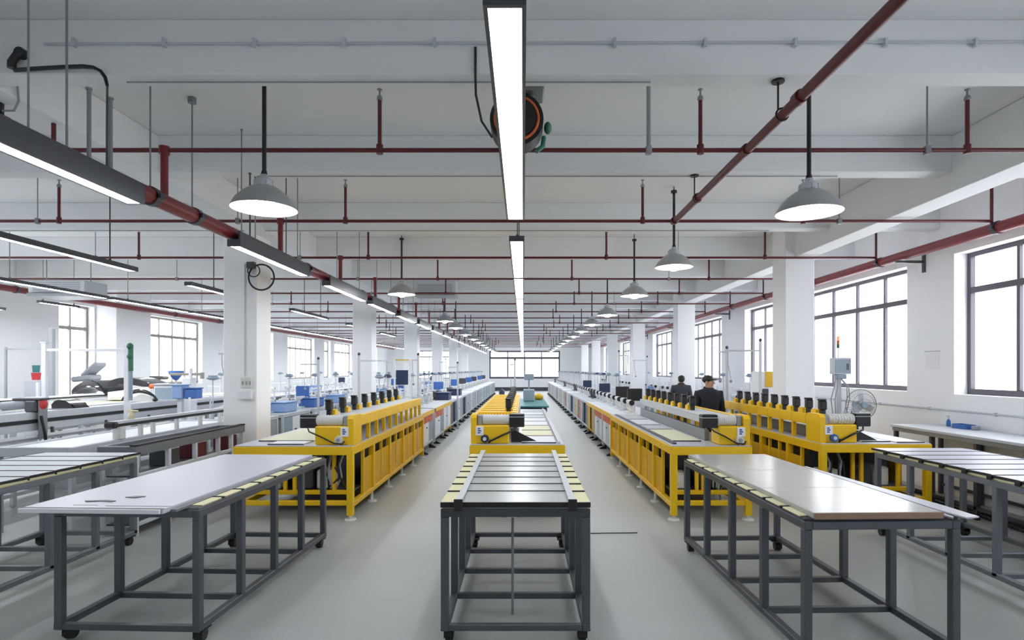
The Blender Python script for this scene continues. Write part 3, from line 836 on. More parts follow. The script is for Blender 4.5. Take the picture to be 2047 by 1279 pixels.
# ------------------------------------------------------------------ yellow machines
def yellow_machine(label, x0, x1, y0, L, side, heads, hx, mon, knob, zt=0.866, zg=1.21, npan=9, gl=None, deck='ltgrey'):
    """long yellow bench; side +1: rail bridge along x1, -1: along x0"""
    t = thing('yellow_machine', label, 'machine', ((x0 + x1) / 2, y0, 0))
    a = 0.075
    y1 = y0 + L
    nl = max(4, int(L / 0.95))
    for x in (x0, x1 - a):
        for i in range(nl + 1):
            y = y0 + (L - a) * i / nl
            mb = MB()
            full = i == 0 or i == nl
            mb.box(x, x + a, y, y + a, 0.05 if full else 0.2, zt - 0.1, 0.005)
            lg = mb.build('leg', 'yellow', t)
            mb = MB(); mb.cyl((x + a / 2, y + a / 2, 0.0), (x + a / 2, y + a / 2, 0.018), 0.07, 0.06, n=20); mb.cyl((x + a / 2, y + a / 2, 0.018), (x + a / 2, y + a / 2, 0.2 if not full else 0.055), 0.02, n=10)
            mb.build('foot', 'offwhite', lg)
    mb = MB()
    mb.box(x0, x1, y0, y0 + a, zt - 0.1, zt, 0.005); mb.box(x0, x1, y1 - a, y1, zt - 0.1, zt, 0.005)
    mb.box(x0, x0 + a, y0 + a, y1 - a, zt - 0.1, zt, 0.005); mb.box(x1 - a, x1, y0 + a, y1 - a, zt - 0.1, zt, 0.005)
    mb.build('top_frame', 'yellow', t)
    mb = MB()
    mb.box(x0 + a, x1 - a, y0 + 0.01, y0 + 0.06, 0.17, 0.225, 0.004); mb.box(x0 + a, x1 - a, y0 + 0.2, y0 + 0.25, 0.26, 0.31, 0.004)
    for x in (x0 + 0.005, x1 - a + 0.005): mb.box(x, x + a - 0.01, y0 + a, y1 - a, 0.14, 0.2, 0.004)
    mb.build('bottom_rail', 'yellow', t)
    mb = MB(); mb.box(x0 + a, x1 - a, y0 + 0.26, y1 - 0.1, 0.28, 0.30); mb.build('shelf', 'dkgrey', t)
    # side panels with a dark slot above each
    seg = (L - 0.62) / npan
    for x, s in ((x0, -1), (x1, 1)):
        for i in range(npan):
            ya = y0 + 0.55 + seg * i
            xx = x - s * 0.035
            mb = MB(); mb.box(xx - 0.006, xx + 0.006, ya + 0.03, ya + seg, 0.2, zt - 0.23, 0.002); mb.build('side_panel', 'ochre', t)
            mb = MB(); mb.box(x - s * 0.02, x - s * 0.055, ya - 0.012, ya + 0.03, 0.2, zt - 0.1); mb.build('panel_post', 'yellow', t)
    mb = MB(); mb.box(x0 + 0.16, x1 - 0.16, y0 + 0.62, y1 - 0.2, 0.31, zt - 0.12); mb.build('inner_cabinet', 'dkgrey', t)
    for x in (x0 + (x1 - x0) * 0.36, x0 + (x1 - x0) * 0.44, x0 + (x1 - x0) * 0.78):
        mb = MB(); mb.box(x, x + 0.04, y0 + 0.2, y0 + 0.24, 0.31, zt - 0.1, 0.003); mb.build('inner_post', 'yellow', t)
    # gear inside the open front
    for i, (f, w, h, m) in enumerate(((0.12, 0.22, 0.20, 'offwhite'), (0.42, 0.2, 0.3, 'dkgrey'), (0.62, 0.16, 0.24, 'offwhite'))):
        x = x0 + (x1 - x0) * f
        mb = MB(); mb.box(x, x + w * (x1 - x0) / 1.2, y0 + 0.3, y0 + 0.56, 0.302, 0.302 + h, 0.02); mb.cyl((x + 0.07, y0 + 0.28, 0.302 + h * .6), (x + 0.07, y0 + 0.3, 0.302 + h * .6), 0.045); mb.build('gear_box', m, t)
    rr = random.Random(int(abs(x0) * 100))
    for i in range(5):
        x = (x1 - 0.2 - 0.05 * i) if side > 0 else (x0 + 0.2 + 0.05 * i)
        mb = MB(); mb.tube([(x, y0 + 0.3, zt - 0.12), (x + rr.uniform(-.03, .03), y0 + 0.22, 0.62), (x + rr.uniform(-.1, .1), y0 + 0.17, 0.48), (x + rr.uniform(-.1, .1), y0 + 0.25, 0.31)], 0.012 + 0.004 * (i % 2), 7)
        mb.build('hose', 'black' if i % 3 else 'grey', t)
    # table top
    mb = MB(); mb.box(x0 + 0.01, x1 - 0.01, y0 + 0.005, y1 - 0.005, zt + 0.0005, zt + 0.012, 0.003); mb.build('table_top', 'laminate', t)
    # end box of the bridge
    gw = 0.46 if x1 - x0 > 1.1 else 0.36
    b0, b1 = (x1 - gw - 0.01, x1 - 0.01) if side > 0 else (x0 + 0.01, x0 + gw + 0.01)
    mb = MB()
    top = zt + 0.235
    e0, e1 = (b1 - 0.07, b1) if side > 0 else (b0, b0 + 0.07)
    mb.box(b0, b1, y0 + 0.06, y0 + 0.36, zt + 0.0125, top, 0.012)
    mb.build('bridge_end_box', 'yellow', t)
    k = 1 if side > 0 else -1
    mb = MB(); mb.prism([(0.05, zt + 0.0125), (0.05, zg - 0.02), (0.09, zg + 0.02), (0.36, zg + 0.02), (0.40, zg - 0.02), (0.40, zt + 0.0125)], e0 + 0.001, e1 + 0.004 * k if k > 0 else e1, 'x')
    bmesh.ops.translate(mb.bm, vec=(0, y0 + 0.0, 0), verts=mb.bm.verts[:])
    mb.build('end_cheek', 'yellow', t)
    # bridge beam on posts
    gl = gl or L - 0.4
    outer = e1 if side > 0 else e0
    inner = outer - k * 0.055
    xa, xb = min(outer, inner), max(outer, inner)
    nb = max(5, int(gl / 0.42))
    for i in range(nb):
        ya = y0 + 0.41 + (gl - 0.41) * i / nb
        yb = y0 + 0.41 + (gl - 0.41) * (i + 1) / nb
        mb = MB(); mb.box(xa, xb, ya + 0.003, yb - 0.003, zg - 0.13, zg, 0.004); mb.build('bridge_panel', 'yellow', t)
        mb = MB(); mb.box(xa + 0.004, xb - 0.004, yb - 0.03, yb + 0.02, zt + 0.0125, zg - 0.131, 0.003); mb.build('bridge_post', 'yellow', t)
    bx0, bx1 = min(hx, outer), max(hx, outer)
    mb = MB(); mb.box(bx0 - 0.12, bx1 - 0.058, y0 + 0.41, y0 + gl, zg - 0.04, zg - 0.015, 0.004) if side > 0 else mb.box(bx0 + 0.058, bx1 + 0.12, y0 + 0.41, y0 + gl, zg - 0.04, zg - 0.015, 0.004)
    mb.build('bridge_deck', deck, t)
    if deck != 'ltgrey':
        for i in range(14):
            y = y0 + 0.5 + (gl - 0.6) * i / 14
            mb = MB(); mb.box(bx0 + 0.06, bx1 + 0.1, y, y + 0.2, zg - 0.0145, zg + 0.02, 0.006); mb.build('deck_slat', 'yellow', t)
    mb = MB(); xi = hx - k * 0.1
    mb.box(xi - 0.02, xi + 0.02, y0 + 0.41, y0 + gl, zg - 0.12, zg - 0.041, 0.004); mb.build('bridge_rail', 'alu', t)
    mb = MB(); mb.box(xi - 0.03, xi + 0.03, y0 + 0.5, y0 + gl - .1, zt + 0.0125, zt + 0.15, 0.004); mb.build('press_bar', 'galv', t)
    for i, y in enumerate(heads):
        mb = MB(); mb.box(hx - 0.042, hx + 0.042, y - 0.045, y + 0.045, zg + 0.055, zg + 0.175, 0.014); mb.box(hx - 0.028, hx + 0.028, y - 0.032, y + 0.032, zg - 0.014, zg + 0.055, 0.006); mb.box(hx - 0.045, hx + 0.03, y - 0.05, y + 0.05, zg + 0.17, zg + 0.195, 0.008)
        hd = mb.build('drive_head', 'black', t)
        mb = MB(); mb.prism([(y + 0.07, zg - 0.014), (y + 0.07, zg + 0.05), (y + 0.12, zg + 0.065), (y + 0.2, zg + 0.045), (y + 0.2, zg - 0.014)], hx - 0.05, hx + 0.05, 'x'); mb.build('head_bracket', 'yellow', hd)
    # motor, screen box, label, handwheel and cable on the end box
    zm = top + 0.06
    ym = y0 + 0.16
    m0, m1 = (b0 - 0.19, b0 - 0.005) if mon < 0 else (b1 + 0.005, b1 + 0.19)
    mb = MB(); mb.box(m0, m1, ym - 0.07, ym + 0.07, zm - 0.085, zm + 0.075, 0.008); mo = mb.build('drive_box', 'black', t)
    mb = MB(); mb.box(m0 - 0.003, m1 + 0.003, ym - 0.073, ym + 0.073, zm + 0.035, zm + 0.042); mb.build('edge_band', 'ltgrey', mo)
    mb = MB(); c0, c1 = (b0, b1 - 0.14) if mon < 0 else (b0 + 0.14, b1)
    mb.cyl((c0, ym, zm), (c1, ym, zm), 0.062, n=20)
    for i in range(9):
        xx = c0 + (c1 - c0) * (i + 0.5) / 9
        mb.cyl((xx - 0.006, ym, zm), (xx + 0.006, ym, zm), 0.069, n=20)
    mb.build('motor', 'offwhite', t)
    g0, g1 = (b1 - 0.135, b1 - 0.075) if mon < 0 else (b0 + 0.075, b0 + 0.135)
    mb = MB(); mb.box(g0, g1, ym - 0.06, ym + 0.06, zm - 0.06, zm + 0.06, 0.008); mb.build('motor_flange', 'grey', t)
    l0 = (b1 - 0.15) if mon < 0 else (b0 + 0.06)
    mb = MB(); mb.box(l0, l0 + 0.095, y0 + 0.045, y0 + 0.0595, top - 0.12, top - 0.01, 0.002); st = mb.build('sticker_plate', 'paper', t)
    mb = MB()
    for i in range(3): mb.box(l0 + 0.025, l0 + 0.055 + 0.012 * (i % 2), y0 + 0.042, y0 + 0.0445, top - 0.095 + 0.024 * i, top - 0.08 + 0.024 * i)
    mb.build('sticker_print', 'ink', st)
    kx = (b0 + b1) / 2 + (0.06 if mon < 0 else -0.06)
    mb = MB(); mb.cyl((kx, y0 + 0.02, zt + 0.075), (kx, y0 + 0.059, zt + 0.075), 0.045, 0.05, n=22)
    if knob == 'offwhite': mb.prism([(kx - 0.045, zt + 0.065), (kx + 0.045, zt + 0.065), (kx, zt + 0.01)], y0 + 0.025, y0 + 0.058, 'y')
    kn = mb.build('handwheel', knob, t)
    mb = MB(); mb.cyl((kx, y0 + 0.008, zt + 0.075), (kx, y0 + 0.0195, zt + 0.075), 0.022, n=16); mb.build('hub', 'offwhite' if knob != 'offwhite' else 'grey', kn)
    mid = (m0 + m1) / 2
    mb = MB(); mb.tube([(mid, ym - 0.06, zm - 0.08), (mid * .9 + kx * .1, y0 + 0.035, zm - 0.12), (mid * .55 + kx * .45, y0 + 0.02, zt + 0.12), (kx - 0.05 * (-mon), y0 + 0.015, zt + 0.04), (kx + 0.05, y0 + 0.02, zt + 0.03), (kx + 0.07, y0 + 0.04, zt + 0.06)], 0.009 if mon < 0 else 0.012, 8)
    mb.build('cable', 'black', t)
    return t

def sheet(label, x0, x1, y0, y1, z, mat, group=None, h=0.012):
    t = thing('work_sheet', label, 'sheet', ((x0 + x1) / 2, y0, z), group=group)
    mb = MB(); mb.box(x0, x1, y0, y1, z, z + h, 0.002); mb.build('sheet_face', mat, t)
    mb = MB(); mb.box(x0, x1, y0 - 0.012, y0 - 0.001, z, z + h + 0.002); mb.build('edge_strip', 'dkgrey', t)
    return t

ZS = 0.866 + 0.0125
yellow_machine('yellow machine behind the white-topped table, beside the column with the coiled cable', -3.42, -2.01, 6.84, 4.9, 1,
               [7.3 + 0.545 * i for i in range(8)], -2.44, -1, 'offwhite', gl=4.6)
yellow_machine('yellow machine in the middle row behind the boarded table, with a blue-black handwheel', -0.645, 0.505, 6.97, 6.2, -1,
               [7.6 + 0.5 * i for i in range(11)], -0.19, 1, 'navy', gl=6.0, deck='ochre')
yellow_machine('yellow machine behind the glossy table with a row of black heads beside the people', 1.745, 2.70, 6.84, 4.8, 1,
               [8.3 + 0.42 * i for i in range(8)], 2.42, -1, 'offwhite', gl=4.6)
yellow_machine('yellow machine with a row of black heads in front of the wire fan', 3.62, 4.97, 7.05, 3.6, -1,
               [7.35 + 0.35 * i for i in range(9)], 3.79, 1, 'blue', gl=3.5)
sheet('pale yellow sheet on the yellow machine beside the coiled-cable column', -3.3, -2.62, 7.25, 9.2, ZS, 'paleyel')
sheet('white sheet on the near corner of the yellow machine beside the coiled-cable column', -3.05, -2.62, 6.93, 7.2, ZS, 'white')
sheet('pale yellow sheet behind the long one on the yellow machine beside the column', -3.3, -2.62, 9.3, 11.4, ZS, 'white')
for i in range(8):
    y = 7.08 + 0.72 * i
    sheet('%s sheet on the middle yellow machine, counting from the camera' % nth(i), -0.02, 0.40, y, y + 0.66, ZS, 'white' if i in (0, 3, 4, 6) else ('paleyel' if i < 3 else 'ltgrey'), 'sheets on the middle yellow machine')
mb = MB(); mb.box(0.42, 0.45, 7.0, 13.0, ZS, ZS + 0.03, 0.003)
tag(mb.build('guide_rail', 'alu'), 'thin silver guide rail along the sheets of the middle yellow machine', 'rail')
for i, (a, b, m) in enumerate(((7.25, 8.6, 'paleyel'), (8.66, 9.3, 'ltgrey'), (9.36, 10.3, 'white'), (10.36, 11.5, 'ltgrey'))):
    sheet('%s sheet on the yellow machine behind the glossy table, counting from the camera' % nth(i), 1.87, 2.22, a, b, ZS, m, 'sheets on the yellow machine behind the glossy table')
mb = MB(); mb.box(1.80, 1.845, 6.98, 11.4, ZS, ZS + 0.02, 0.003)
tag(mb.build('guide_rail', 'dkgrey'), 'dark guide rail along the aisle edge of the yellow machine behind the glossy table', 'rail')
for i, (a, b, c, d, lb) in enumerate(((4.2, 4.55, 7.2, 10.3, 'narrow white sheet along the yellow machine in front of the wire fan'), (4.58, 4.92, 7.12, 10.4, 'wide white sheet on the wall side of the yellow machine in front of the fan'))):
    sheet(lb, a, b, c, d, ZS, 'white')
for (x, y, z, k, lb) in ((-0.15, 7.2, ZS, 1, 'black triangular guard plate on the middle yellow machine'), (4.12, 7.28, ZS, 1, 'black triangular guard plate on the yellow machine before the fan')):
    o = MB().prism([(x, z), (x + 0.34, z), (x, z + 0.17)], y - 0.012, y, 'y').build('guard_plate', 'black')
    tag(o, lb, 'guard plate')
o = MB().tube([(0.73, 6.28, 0.006), (0.9, 6.29, 0.006), (1.24, 6.3, 0.006)], 0.005, 6).build('floor_wire', 'black')
tag(o, 'thin black wire lying on the floor beside the middle table', 'wire')
# ------------------------------------------------------------------ rows of workstations
def station(W, L, side, header, top, post, arm, lamp, screen, rack, crate=None, open_front=False, zt=0.87):
    """workstation given in its own coordinates: aisle face at x = 0, depth to -W, length L along y from 0"""
    t = local(thing('workstation', 'workstation', 'workstation'))
    fr = 'ltgrey' if post != 'yellow' else 'ochre'
    mb = MB()
    for x in (-W, -0.045):
        for y in (0.0, L - 0.05): mb.box(x, x + 0.045, y, y + 0.045, 0.06, zt - 0.03, 0.004)
    for x in (-W, -0.045):
        mb.box(x + .002, x + 0.043, 0.045, L - 0.05, 0.14, 0.18, 0.003); mb.box(x + .002, x + 0.043, 0.045, L - 0.05, zt - 0.07, zt - 0.03, 0.003)
    for y in (0.0, L - 0.05): mb.box(-W + 0.045, -0.045, y + .002, y + 0.043, 0.14, 0.18); mb.box(-W + 0.045, -0.045, y + .002, y + 0.043, zt - 0.07, zt - 0.03)
    mb.build('body_frame', fr, t)
    n = len(side)
    for i, m in enumerate(side):
        if m is None: continue
        y0 = 0.05 + (L - 0.1) * i / n
        mb = MB(); mb.box(-0.03, -0.012, y0 + 0.008, y0 + (L - 0.1) / n - 0.008, 0.18, zt - (0.26 if header else 0.08), 0.004)
        p = mb.build('side_panel', m, t)
        if i == 1:
            mb = MB(); mb.box(-0.012, 0.004, y0 + 0.1, y0 + 0.2, 0.5, 0.525, 0.004); mb.build('panel_handle', 'black', p)
    if header:
        for i in range(n):
            y0 = 0.05 + (L - 0.1) * i / n
            mb = MB(); mb.box(-0.028, -0.008, y0 + 0.012, y0 + (L - 0.1) / n - 0.012, zt - 0.25, zt - 0.08, 0.004); mb.build('header_panel', header, t)
    mb = MB(); mb.box(-W + 0.06, -0.04, 0.06, L - 0.06, 0.19, zt - 0.09, 0.01); mb.build('inner_cabinet', 'dkgrey' if open_front else 'grey', t)
    mb = MB(); mb.box(-W - 0.02, 0.015, -0.005, L - 0.015, zt - 0.03, zt, 0.005); mb.build('table_top', top, t)
    if header or post == 'yellow':
        mb = MB(); mb.box(0.0155, 0.03, 0.0, L - 0.02, zt - 0.09, zt + 0.004, 0.003); mb.build('edge_apron', 'yellow', t)
    for y in (0.2, L - 0.25):
        mb = MB(); mb.prism([(-0.06, 0.0), (0.09, 0.0), (0.09, 0.02), (-0.02, 0.08), (-0.06, 0.08)], y, y + 0.09, 'y'); mb.build('foot', 'black', t)
    mb = MB(); mb.box(-W, -W + 0.05, 0.1, 0.19, 0, 0.06); mb.box(-W, -W + 0.05, L - 0.2, L - 0.11, 0, 0.06); mb.box(-W, -W + 0.05, 0.19, L - 0.2, 0.03, 0.06); mb.build('rear_foot', 'black', t)
    # sewing heads on the top
    k = max(1, int(L / 0.62))
    for i in range(k):
        y = L * (i + 0.5) / k
        x = -W * 0.45
        mb = MB(); mb.box(x - 0.1, x + 0.1, y - 0.2, y + 0.2, zt, zt + 0.03, 0.006); mb.box(x - 0.05, x + 0.05, y + 0.1, y + 0.19, zt + 0.03, zt + 0.27, 0.02); mb.box(x - 0.05, x + 0.05, y - 0.19, y + 0.1, zt + 0.19, zt + 0.27, 0.02); mb.box(x - 0.045, x + 0.045, y - 0.19, y - 0.1, zt + 0.1, zt + 0.19, 0.012)
        mb.cyl((x, y - 0.15, zt + 0.03), (x, y - 0.15, zt + 0.1), 0.008)
        h = mb.build('machine_head', ('ltgrey', 'offwhite', 'grey')[i % 3] if arm != 'dark' else 'dkgrey', t)
        mb = MB(); mb.cyl((x, y + 0.19, zt + 0.22), (x, y + 0.22, zt + 0.22), 0.055, n=16); mb.build('handwheel', 'black', h)
    # thread rack, lamp stand, screen
    if rack:
        mb = MB()
        for y in (0.08, L * 0.5, L - 0.1): mb.box(-W + 0.03, -W + 0.06, y, y + 0.03, zt, zt + 0.42, 0.003)
        mb.box(-W + 0.032, -W + 0.058, 0.11, L * 0.5, zt + 0.36, zt + 0.39); mb.box(-W + 0.032, -W + 0.058, L * .5 + 0.03, L - 0.1, zt + 0.36, zt + 0.39)
        mb.box(-W + 0.032, -W + 0.058, 0.11, L * 0.5, zt + 0.16, zt + 0.18); mb.box(-W + 0.032, -W + 0.058, L * .5 + 0.03, L - 0.1, zt + 0.16, zt + 0.18)
        mb.build('rack_frame', 'white', t)
    for i in range(lamp):
        y = L * (i + 0.35) / max(1, lamp)
        x = -W * 0.78
        mb = MB(); mb.cyl((x, y, zt), (x, y, 1.6), 0.012, n=8); mb.cyl((x, y, zt), (x, y, zt + 0.05), 0.03, 0.016, n=10)
        if i % 2 == 0: mb.cyl((x, y, 1.58), (x + 0.16, y, 1.62), 0.008, n=6)
        s = mb.build('lamp_stand', 'ltgrey', t)
        mb = MB(); mb.ball((x, y, 1.62), (0.09, 0.15, 0.035), 12); mb.box(x - 0.05, x + 0.05, y - 0.09, y + 0.09, 1.64, 1.67, 0.012); mb.build('lamp_head', ('bluegrey', 'navy', 'grey')[i % 3], s)
    if screen:
        mb = MB(); mb.cyl((-W * 0.6, L * 0.6, zt), (-W * 0.6, L * 0.6, zt + 0.28), 0.016, n=8); s = mb.build('screen_post', 'ltgrey', t)
        mb = MB(); mb.box(-W * 0.6 - 0.16, -W * 0.6 + 0.16, L * 0.6 - 0.03, L * 0.6 + 0.03, zt + 0.24, zt + 0.5, 0.012); mb.build('screen_box', screen, s)
    if crate:
        mb = MB(); mb.box(-0.5, -0.12, L * 0.25, L * 0.7, zt, zt + 0.2, 0.02); mb.box(-0.52, -0.1, L * 0.25 - .01, L * 0.7 + .01, zt + 0.2, zt + 0.225, 0.008); mb.build('parts_bin', crate, t)
    return t

KIDS.clear()
W1, L1 = 1.2, 1.5
PROTO = [
    station(W1, L1, ['white', 'white', 'bluegrey'], 'orange', 'ltgrey', 'ltgrey', '', 2, None, True),
    station(W1, L1, ['white', 'ltgrey', 'white'], None, 'ltgrey', 'yellow', '', 1, None, True),
    station(W1, L1, ['navy', None, 'navy'], None, 'ltgrey', 'ltgrey', 'dark', 2, None, True, 'navy', True),
    station(W1, L1, ['bluegrey', 'ltgrey', 'grey'], None, 'white', 'ltgrey', '', 2, 'blue', True),
    station(W1, L1, ['grey', 'bluegrey', 'bluegrey'], None, 'ltgrey', 'ltgrey', '', 3, None, True),
    station(W1, L1, ['ltgrey', 'dkgrey', 'grey'], None, 'white', 'ltgrey', '', 2, 'dkgrey', True),
]
W2 = 0.95
PROTO2 = [
    station(W2, L1, ['white', 'ltgrey', 'white'], 'orange', 'white', 'ltgrey', '', 0, 'black', False),
    station(W2, L1, ['ochre', None, 'ochre'], None, 'white', 'yellow', '', 1, None, False, None, True),
    station(W2, L1, ['navy', None, 'navy'], None, 'ltgrey', 'ltgrey', '', 1, 'navy', True, None, True),
    station(W2, L1, ['dkgrey', 'orange', 'bluegrey'], None, 'ltgrey', 'ltgrey', 'dark', 2, None, True),
    station(W2, L1, ['bluegrey', 'ochre', 'bluegrey'], None, 'ltgrey', 'ltgrey', '', 2, None, True),
    station(W2, L1, ['ltgrey', 'bluegrey', 'grey'], None, 'white', 'ltgrey', '', 3, None, True),
]
LOOK = ['orange-headed white', 'white', 'navy', 'blue-grey', 'grey', 'dark-doored grey']
LOOK2 = ['orange-headed white', 'ochre', 'navy', 'orange-and-grey', 'ochre-and-blue-grey', 'pale grey']
used = set()
def row(protos, looks, kinds, x, y0, pitch, rz, where, group, L=L1, gap=0.0):
    seen = {}
    for i, k in enumerate(kinds):
        p = protos[k]
        label = '%s workstation, %s in the row behind the yellow machine %s' % (looks[k], nth(i), where)
        y = y0 + pitch * i + (gap if i else 0)
        loc = (x, y, 0) if rz == 0 else (x, y + L, 0)
        if p.name not in used:
            used.add(p.name)
            p.location, p.rotation_euler, p['label'], p['group'] = loc, (0, 0, rz), label, group
        else:
            dup(p, loc, rz, label, group)
row(PROTO, LOOK, [0, 0, 1, 2, 3, 2, 4, 3, 4, 5, 4, 3, 4, 5, 4, 4, 3, 4, 5, 4], -2.08, 11.9, 1.52, 0, 'by the coiled cable', 'workstations behind the yellow machine by the coiled cable', gap=0.26)
row(PROTO2, LOOK2, [0, 0, 1, 2, 3, 4, 2, 5, 3, 5, 4, 5, 3, 5, 5, 4, 5, 5, 3, 5], 1.80, 11.75, 1.52, math.pi, 'by the people', 'workstations behind the yellow machine by the people')
PROTO3 = [
    station(1.0, L1, ['white', 'grey', 'white'], None, 'white', 'ltgrey', '', 1, None, True),
    station(1.0, L1, ['ltgrey', 'dkgrey', 'ltgrey'], None, 'white', 'ltgrey', '', 1, 'navy', True),
    station(1.0, L1, ['bluegrey', 'white', 'bluegrey'], None, 'ltgrey', 'ltgrey', '', 1, None, True, 'ltblue'),
    station(1.0, L1, ['white', 'white', 'grey'], None, 'ltgrey', 'ltgrey', '', 1, 'blue', True, 'blue'),
]
LOOK3 = ['white', 'dark-doored', 'pale blue', 'blue-binned']
def row3(kinds, x, y0, pitch, rz, tail, group):
    for i, k in enumerate(kinds):
        p = PROTO3[k]
        label = '%s workstation, %s in the row %s' % (LOOK3[k], nth(i), tail)
        y = y0 + pitch * i
        loc = (x, y, 0) if rz == 0 else (x, y + L1, 0)
        if p.name not in used:
            used.add(p.name)
            p.location, p.rotation_euler, p['label'], p['group'] = loc, (0, 0, rz), label, group
        else:
            dup(p, loc, rz, label, group)
row3([1, 0, 2, 0, 1, 0, 2, 0, 1, 0, 0, 2, 0, 1, 0], 4.9, 11.6, 1.95, math.pi, 'under the windows behind the people', 'workstations under the windows')
row3([3, 2, 3, 2, 0, 1, 2, 0, 3, 0, 1, 0, 2, 0, 1], -4.85, 10.0, 1.72, 0, 'behind the columns with linear lights', 'workstations behind the columns')
row3([0, 1, 0, 2, 0, 1, 0, 3, 0], -8.6, 17.5, 2.2, 0, 'along the pale bronze windows', 'workstations along the pale bronze windows')

# tall air and light poles between the workstations
def pole(label, x, y, top, arm, cross=None, mat='ltgrey'):
    t = local(thing('utility_pole', label, 'pole', (x, y, 0), group='utility poles'))
    mb = MB(); mb.box(-0.022, 0.022, -0.022, 0.022, 0, top, 0.004); mb.build('post', mat, t)
    mb = MB(); mb.box(-0.05, 0.05, -0.05, 0.05, 0.0, 0.012); mb.build('base_plate', 'dkgrey', t)
    z = cross or top - 0.12
    mb = MB(); mb.box(0.023 if arm > 0 else arm, arm if arm > 0 else -0.023, -0.012, 0.012, z, z + 0.03, 0.003); mb.build('cross_arm', mat, t)
    mb = MB(); mb.ball((0, 0, top + 0.03), (0.03, 0.03, 0.035), 10); mb.cyl((0.0, 0, top), (0.0, 0, top + 0.01), 0.02); mb.build('top_knob', 'dkgrey', t)
    mb = MB(); mb.tube([(arm * .9, 0.02, z), (arm * .9, 0.03, z - 0.2), (arm * .8, 0.05, z - 0.5)], 0.006, 6); mb.ball((arm * .8, .05, z - .55), .03, 8); mb.build('air_hose', 'grey', t)
pole('pale utility pole with a cross arm standing beside the blue hanging board', -3.35, 11.838, 2.06, 0.62)
pole('slim utility pole with a dark top behind the yellow machine by the coiled cable', -2.45, 13.53, 2.1, -0.15)
pole('utility pole at the far end of the middle yellow machine, against the end window', -0.21, 14.55, 2.0, -0.12)
pole('tall utility pole with a long cross arm standing beside the white machine tower', 4.385, 10.73, 2.29, -0.66, 2.11)
pole('slender pole just behind the person in the black cap, on the window side', 3.93, 11.2, 2.17, -0.14, 2.1)
pole('slim pole between the two people and the second column', 2.9, 17.6, 2.3, 0.3)
pole('pole with a short arm in the row under the windows, before the third column', 4.4, 20.6, 2.2, -0.5)
pole('pale pole behind the first column from the camera, in the row with blue bins', -4.72, 9.85, 2.15, -0.45)
pole('pole with a short arm in the row behind the columns, before the second column', -4.72, 13.36, 2.0, -0.4)
pole('slim pole in the row by the coiled cable, in front of the third column', -1.98, 17.5, 1.95, -0.3)
pole('slim pole far down the row by the coiled cable', -3.42, 25.6, 2.2, -0.3)

# blue hanging board
t = thing('hanging_board', 'blue board hung in a white frame behind the yellow machine by the coiled cable', 'board', (-2.8, 13.53, 0))
mb = MB(); mb.box(-3.02, -2.98, 13.52, 13.55, 0, 2.0, 0.003); mb.box(-2.66, -2.62, 13.52, 13.55, 0, 2.0, 0.003); mb.box(-2.98, -2.66, 13.52, 13.55, 1.93, 1.98, 0.003); mb.build('stand_frame', 'white', t)
mb = MB(); mb.box(-2.96, -2.68, 13.50, 13.52, 1.42, 1.76, 0.004); mb.build('board_face', 'navy', t)
mb = MB(); mb.box(-2.98, -2.66, 13.51, 13.54, 1.985, 2.01); mb.build('cap_strip', 'ochre', t)

# far end of the middle row
t = thing('conveyor_table', 'navy conveyor table at the far end of the middle yellow machine', 'machine', (0.2, 14.2, 0))
mb = MB(); mb.box(-0.1, 0.55, 13.35, 16.5, 0.12, 0.9, 0.02); mb.build('cabinet_body', 'navy', t)
mb = MB(); mb.box(-0.14, 0.59, 13.3, 16.55, 0.9, 0.94, 0.006); mb.build('table_top', 'teal', t)
for x in (-0.08, 0.45):
    for y in (13.4, 16.3):
        mb = MB(); mb.box(x, x + 0.07, y, y + 0.07, 0, 0.12); mb.build('foot', 'black', t)
mb = MB(); mb.box(0.0, 0.3, 15.2, 15.6, 0.94, 1.25, 0.02); mb.cyl((0.15, 15.4, 1.25), (0.15, 15.4, 1.6), 0.02); mb.box(0.02, 0.28, 15.3, 15.45, 1.5, 1.66, 0.015); mb.build('control_head', 'bluegrey', t)
mb = MB(); mb.ball((0.42, 16.0, 1.02), (0.14, 0.18, 0.1), 12); mb.build('yellow_cover', 'ochre', t)
t = thing('covered_bobbin', 'dark blue covered bobbin carriage at the end of the middle yellow bridge', 'carriage', (-0.45, 13.6, 0))
mb = MB(); mb.box(-0.6, -0.2, 13.35, 14.0, 0.1, 1.0, 0.02); mb.build('carriage_body', 'grey', t)
mb = MB(); mb.box(-0.56, -0.44, 13.4, 13.8, 1.0, 1.32, 0.05); mb.build('cover', 'navy', t)
mb = MB(); mb.box(-0.56, -0.24, 13.42, 13.95, 0.0, 0.1); mb.build('foot', 'black', t)

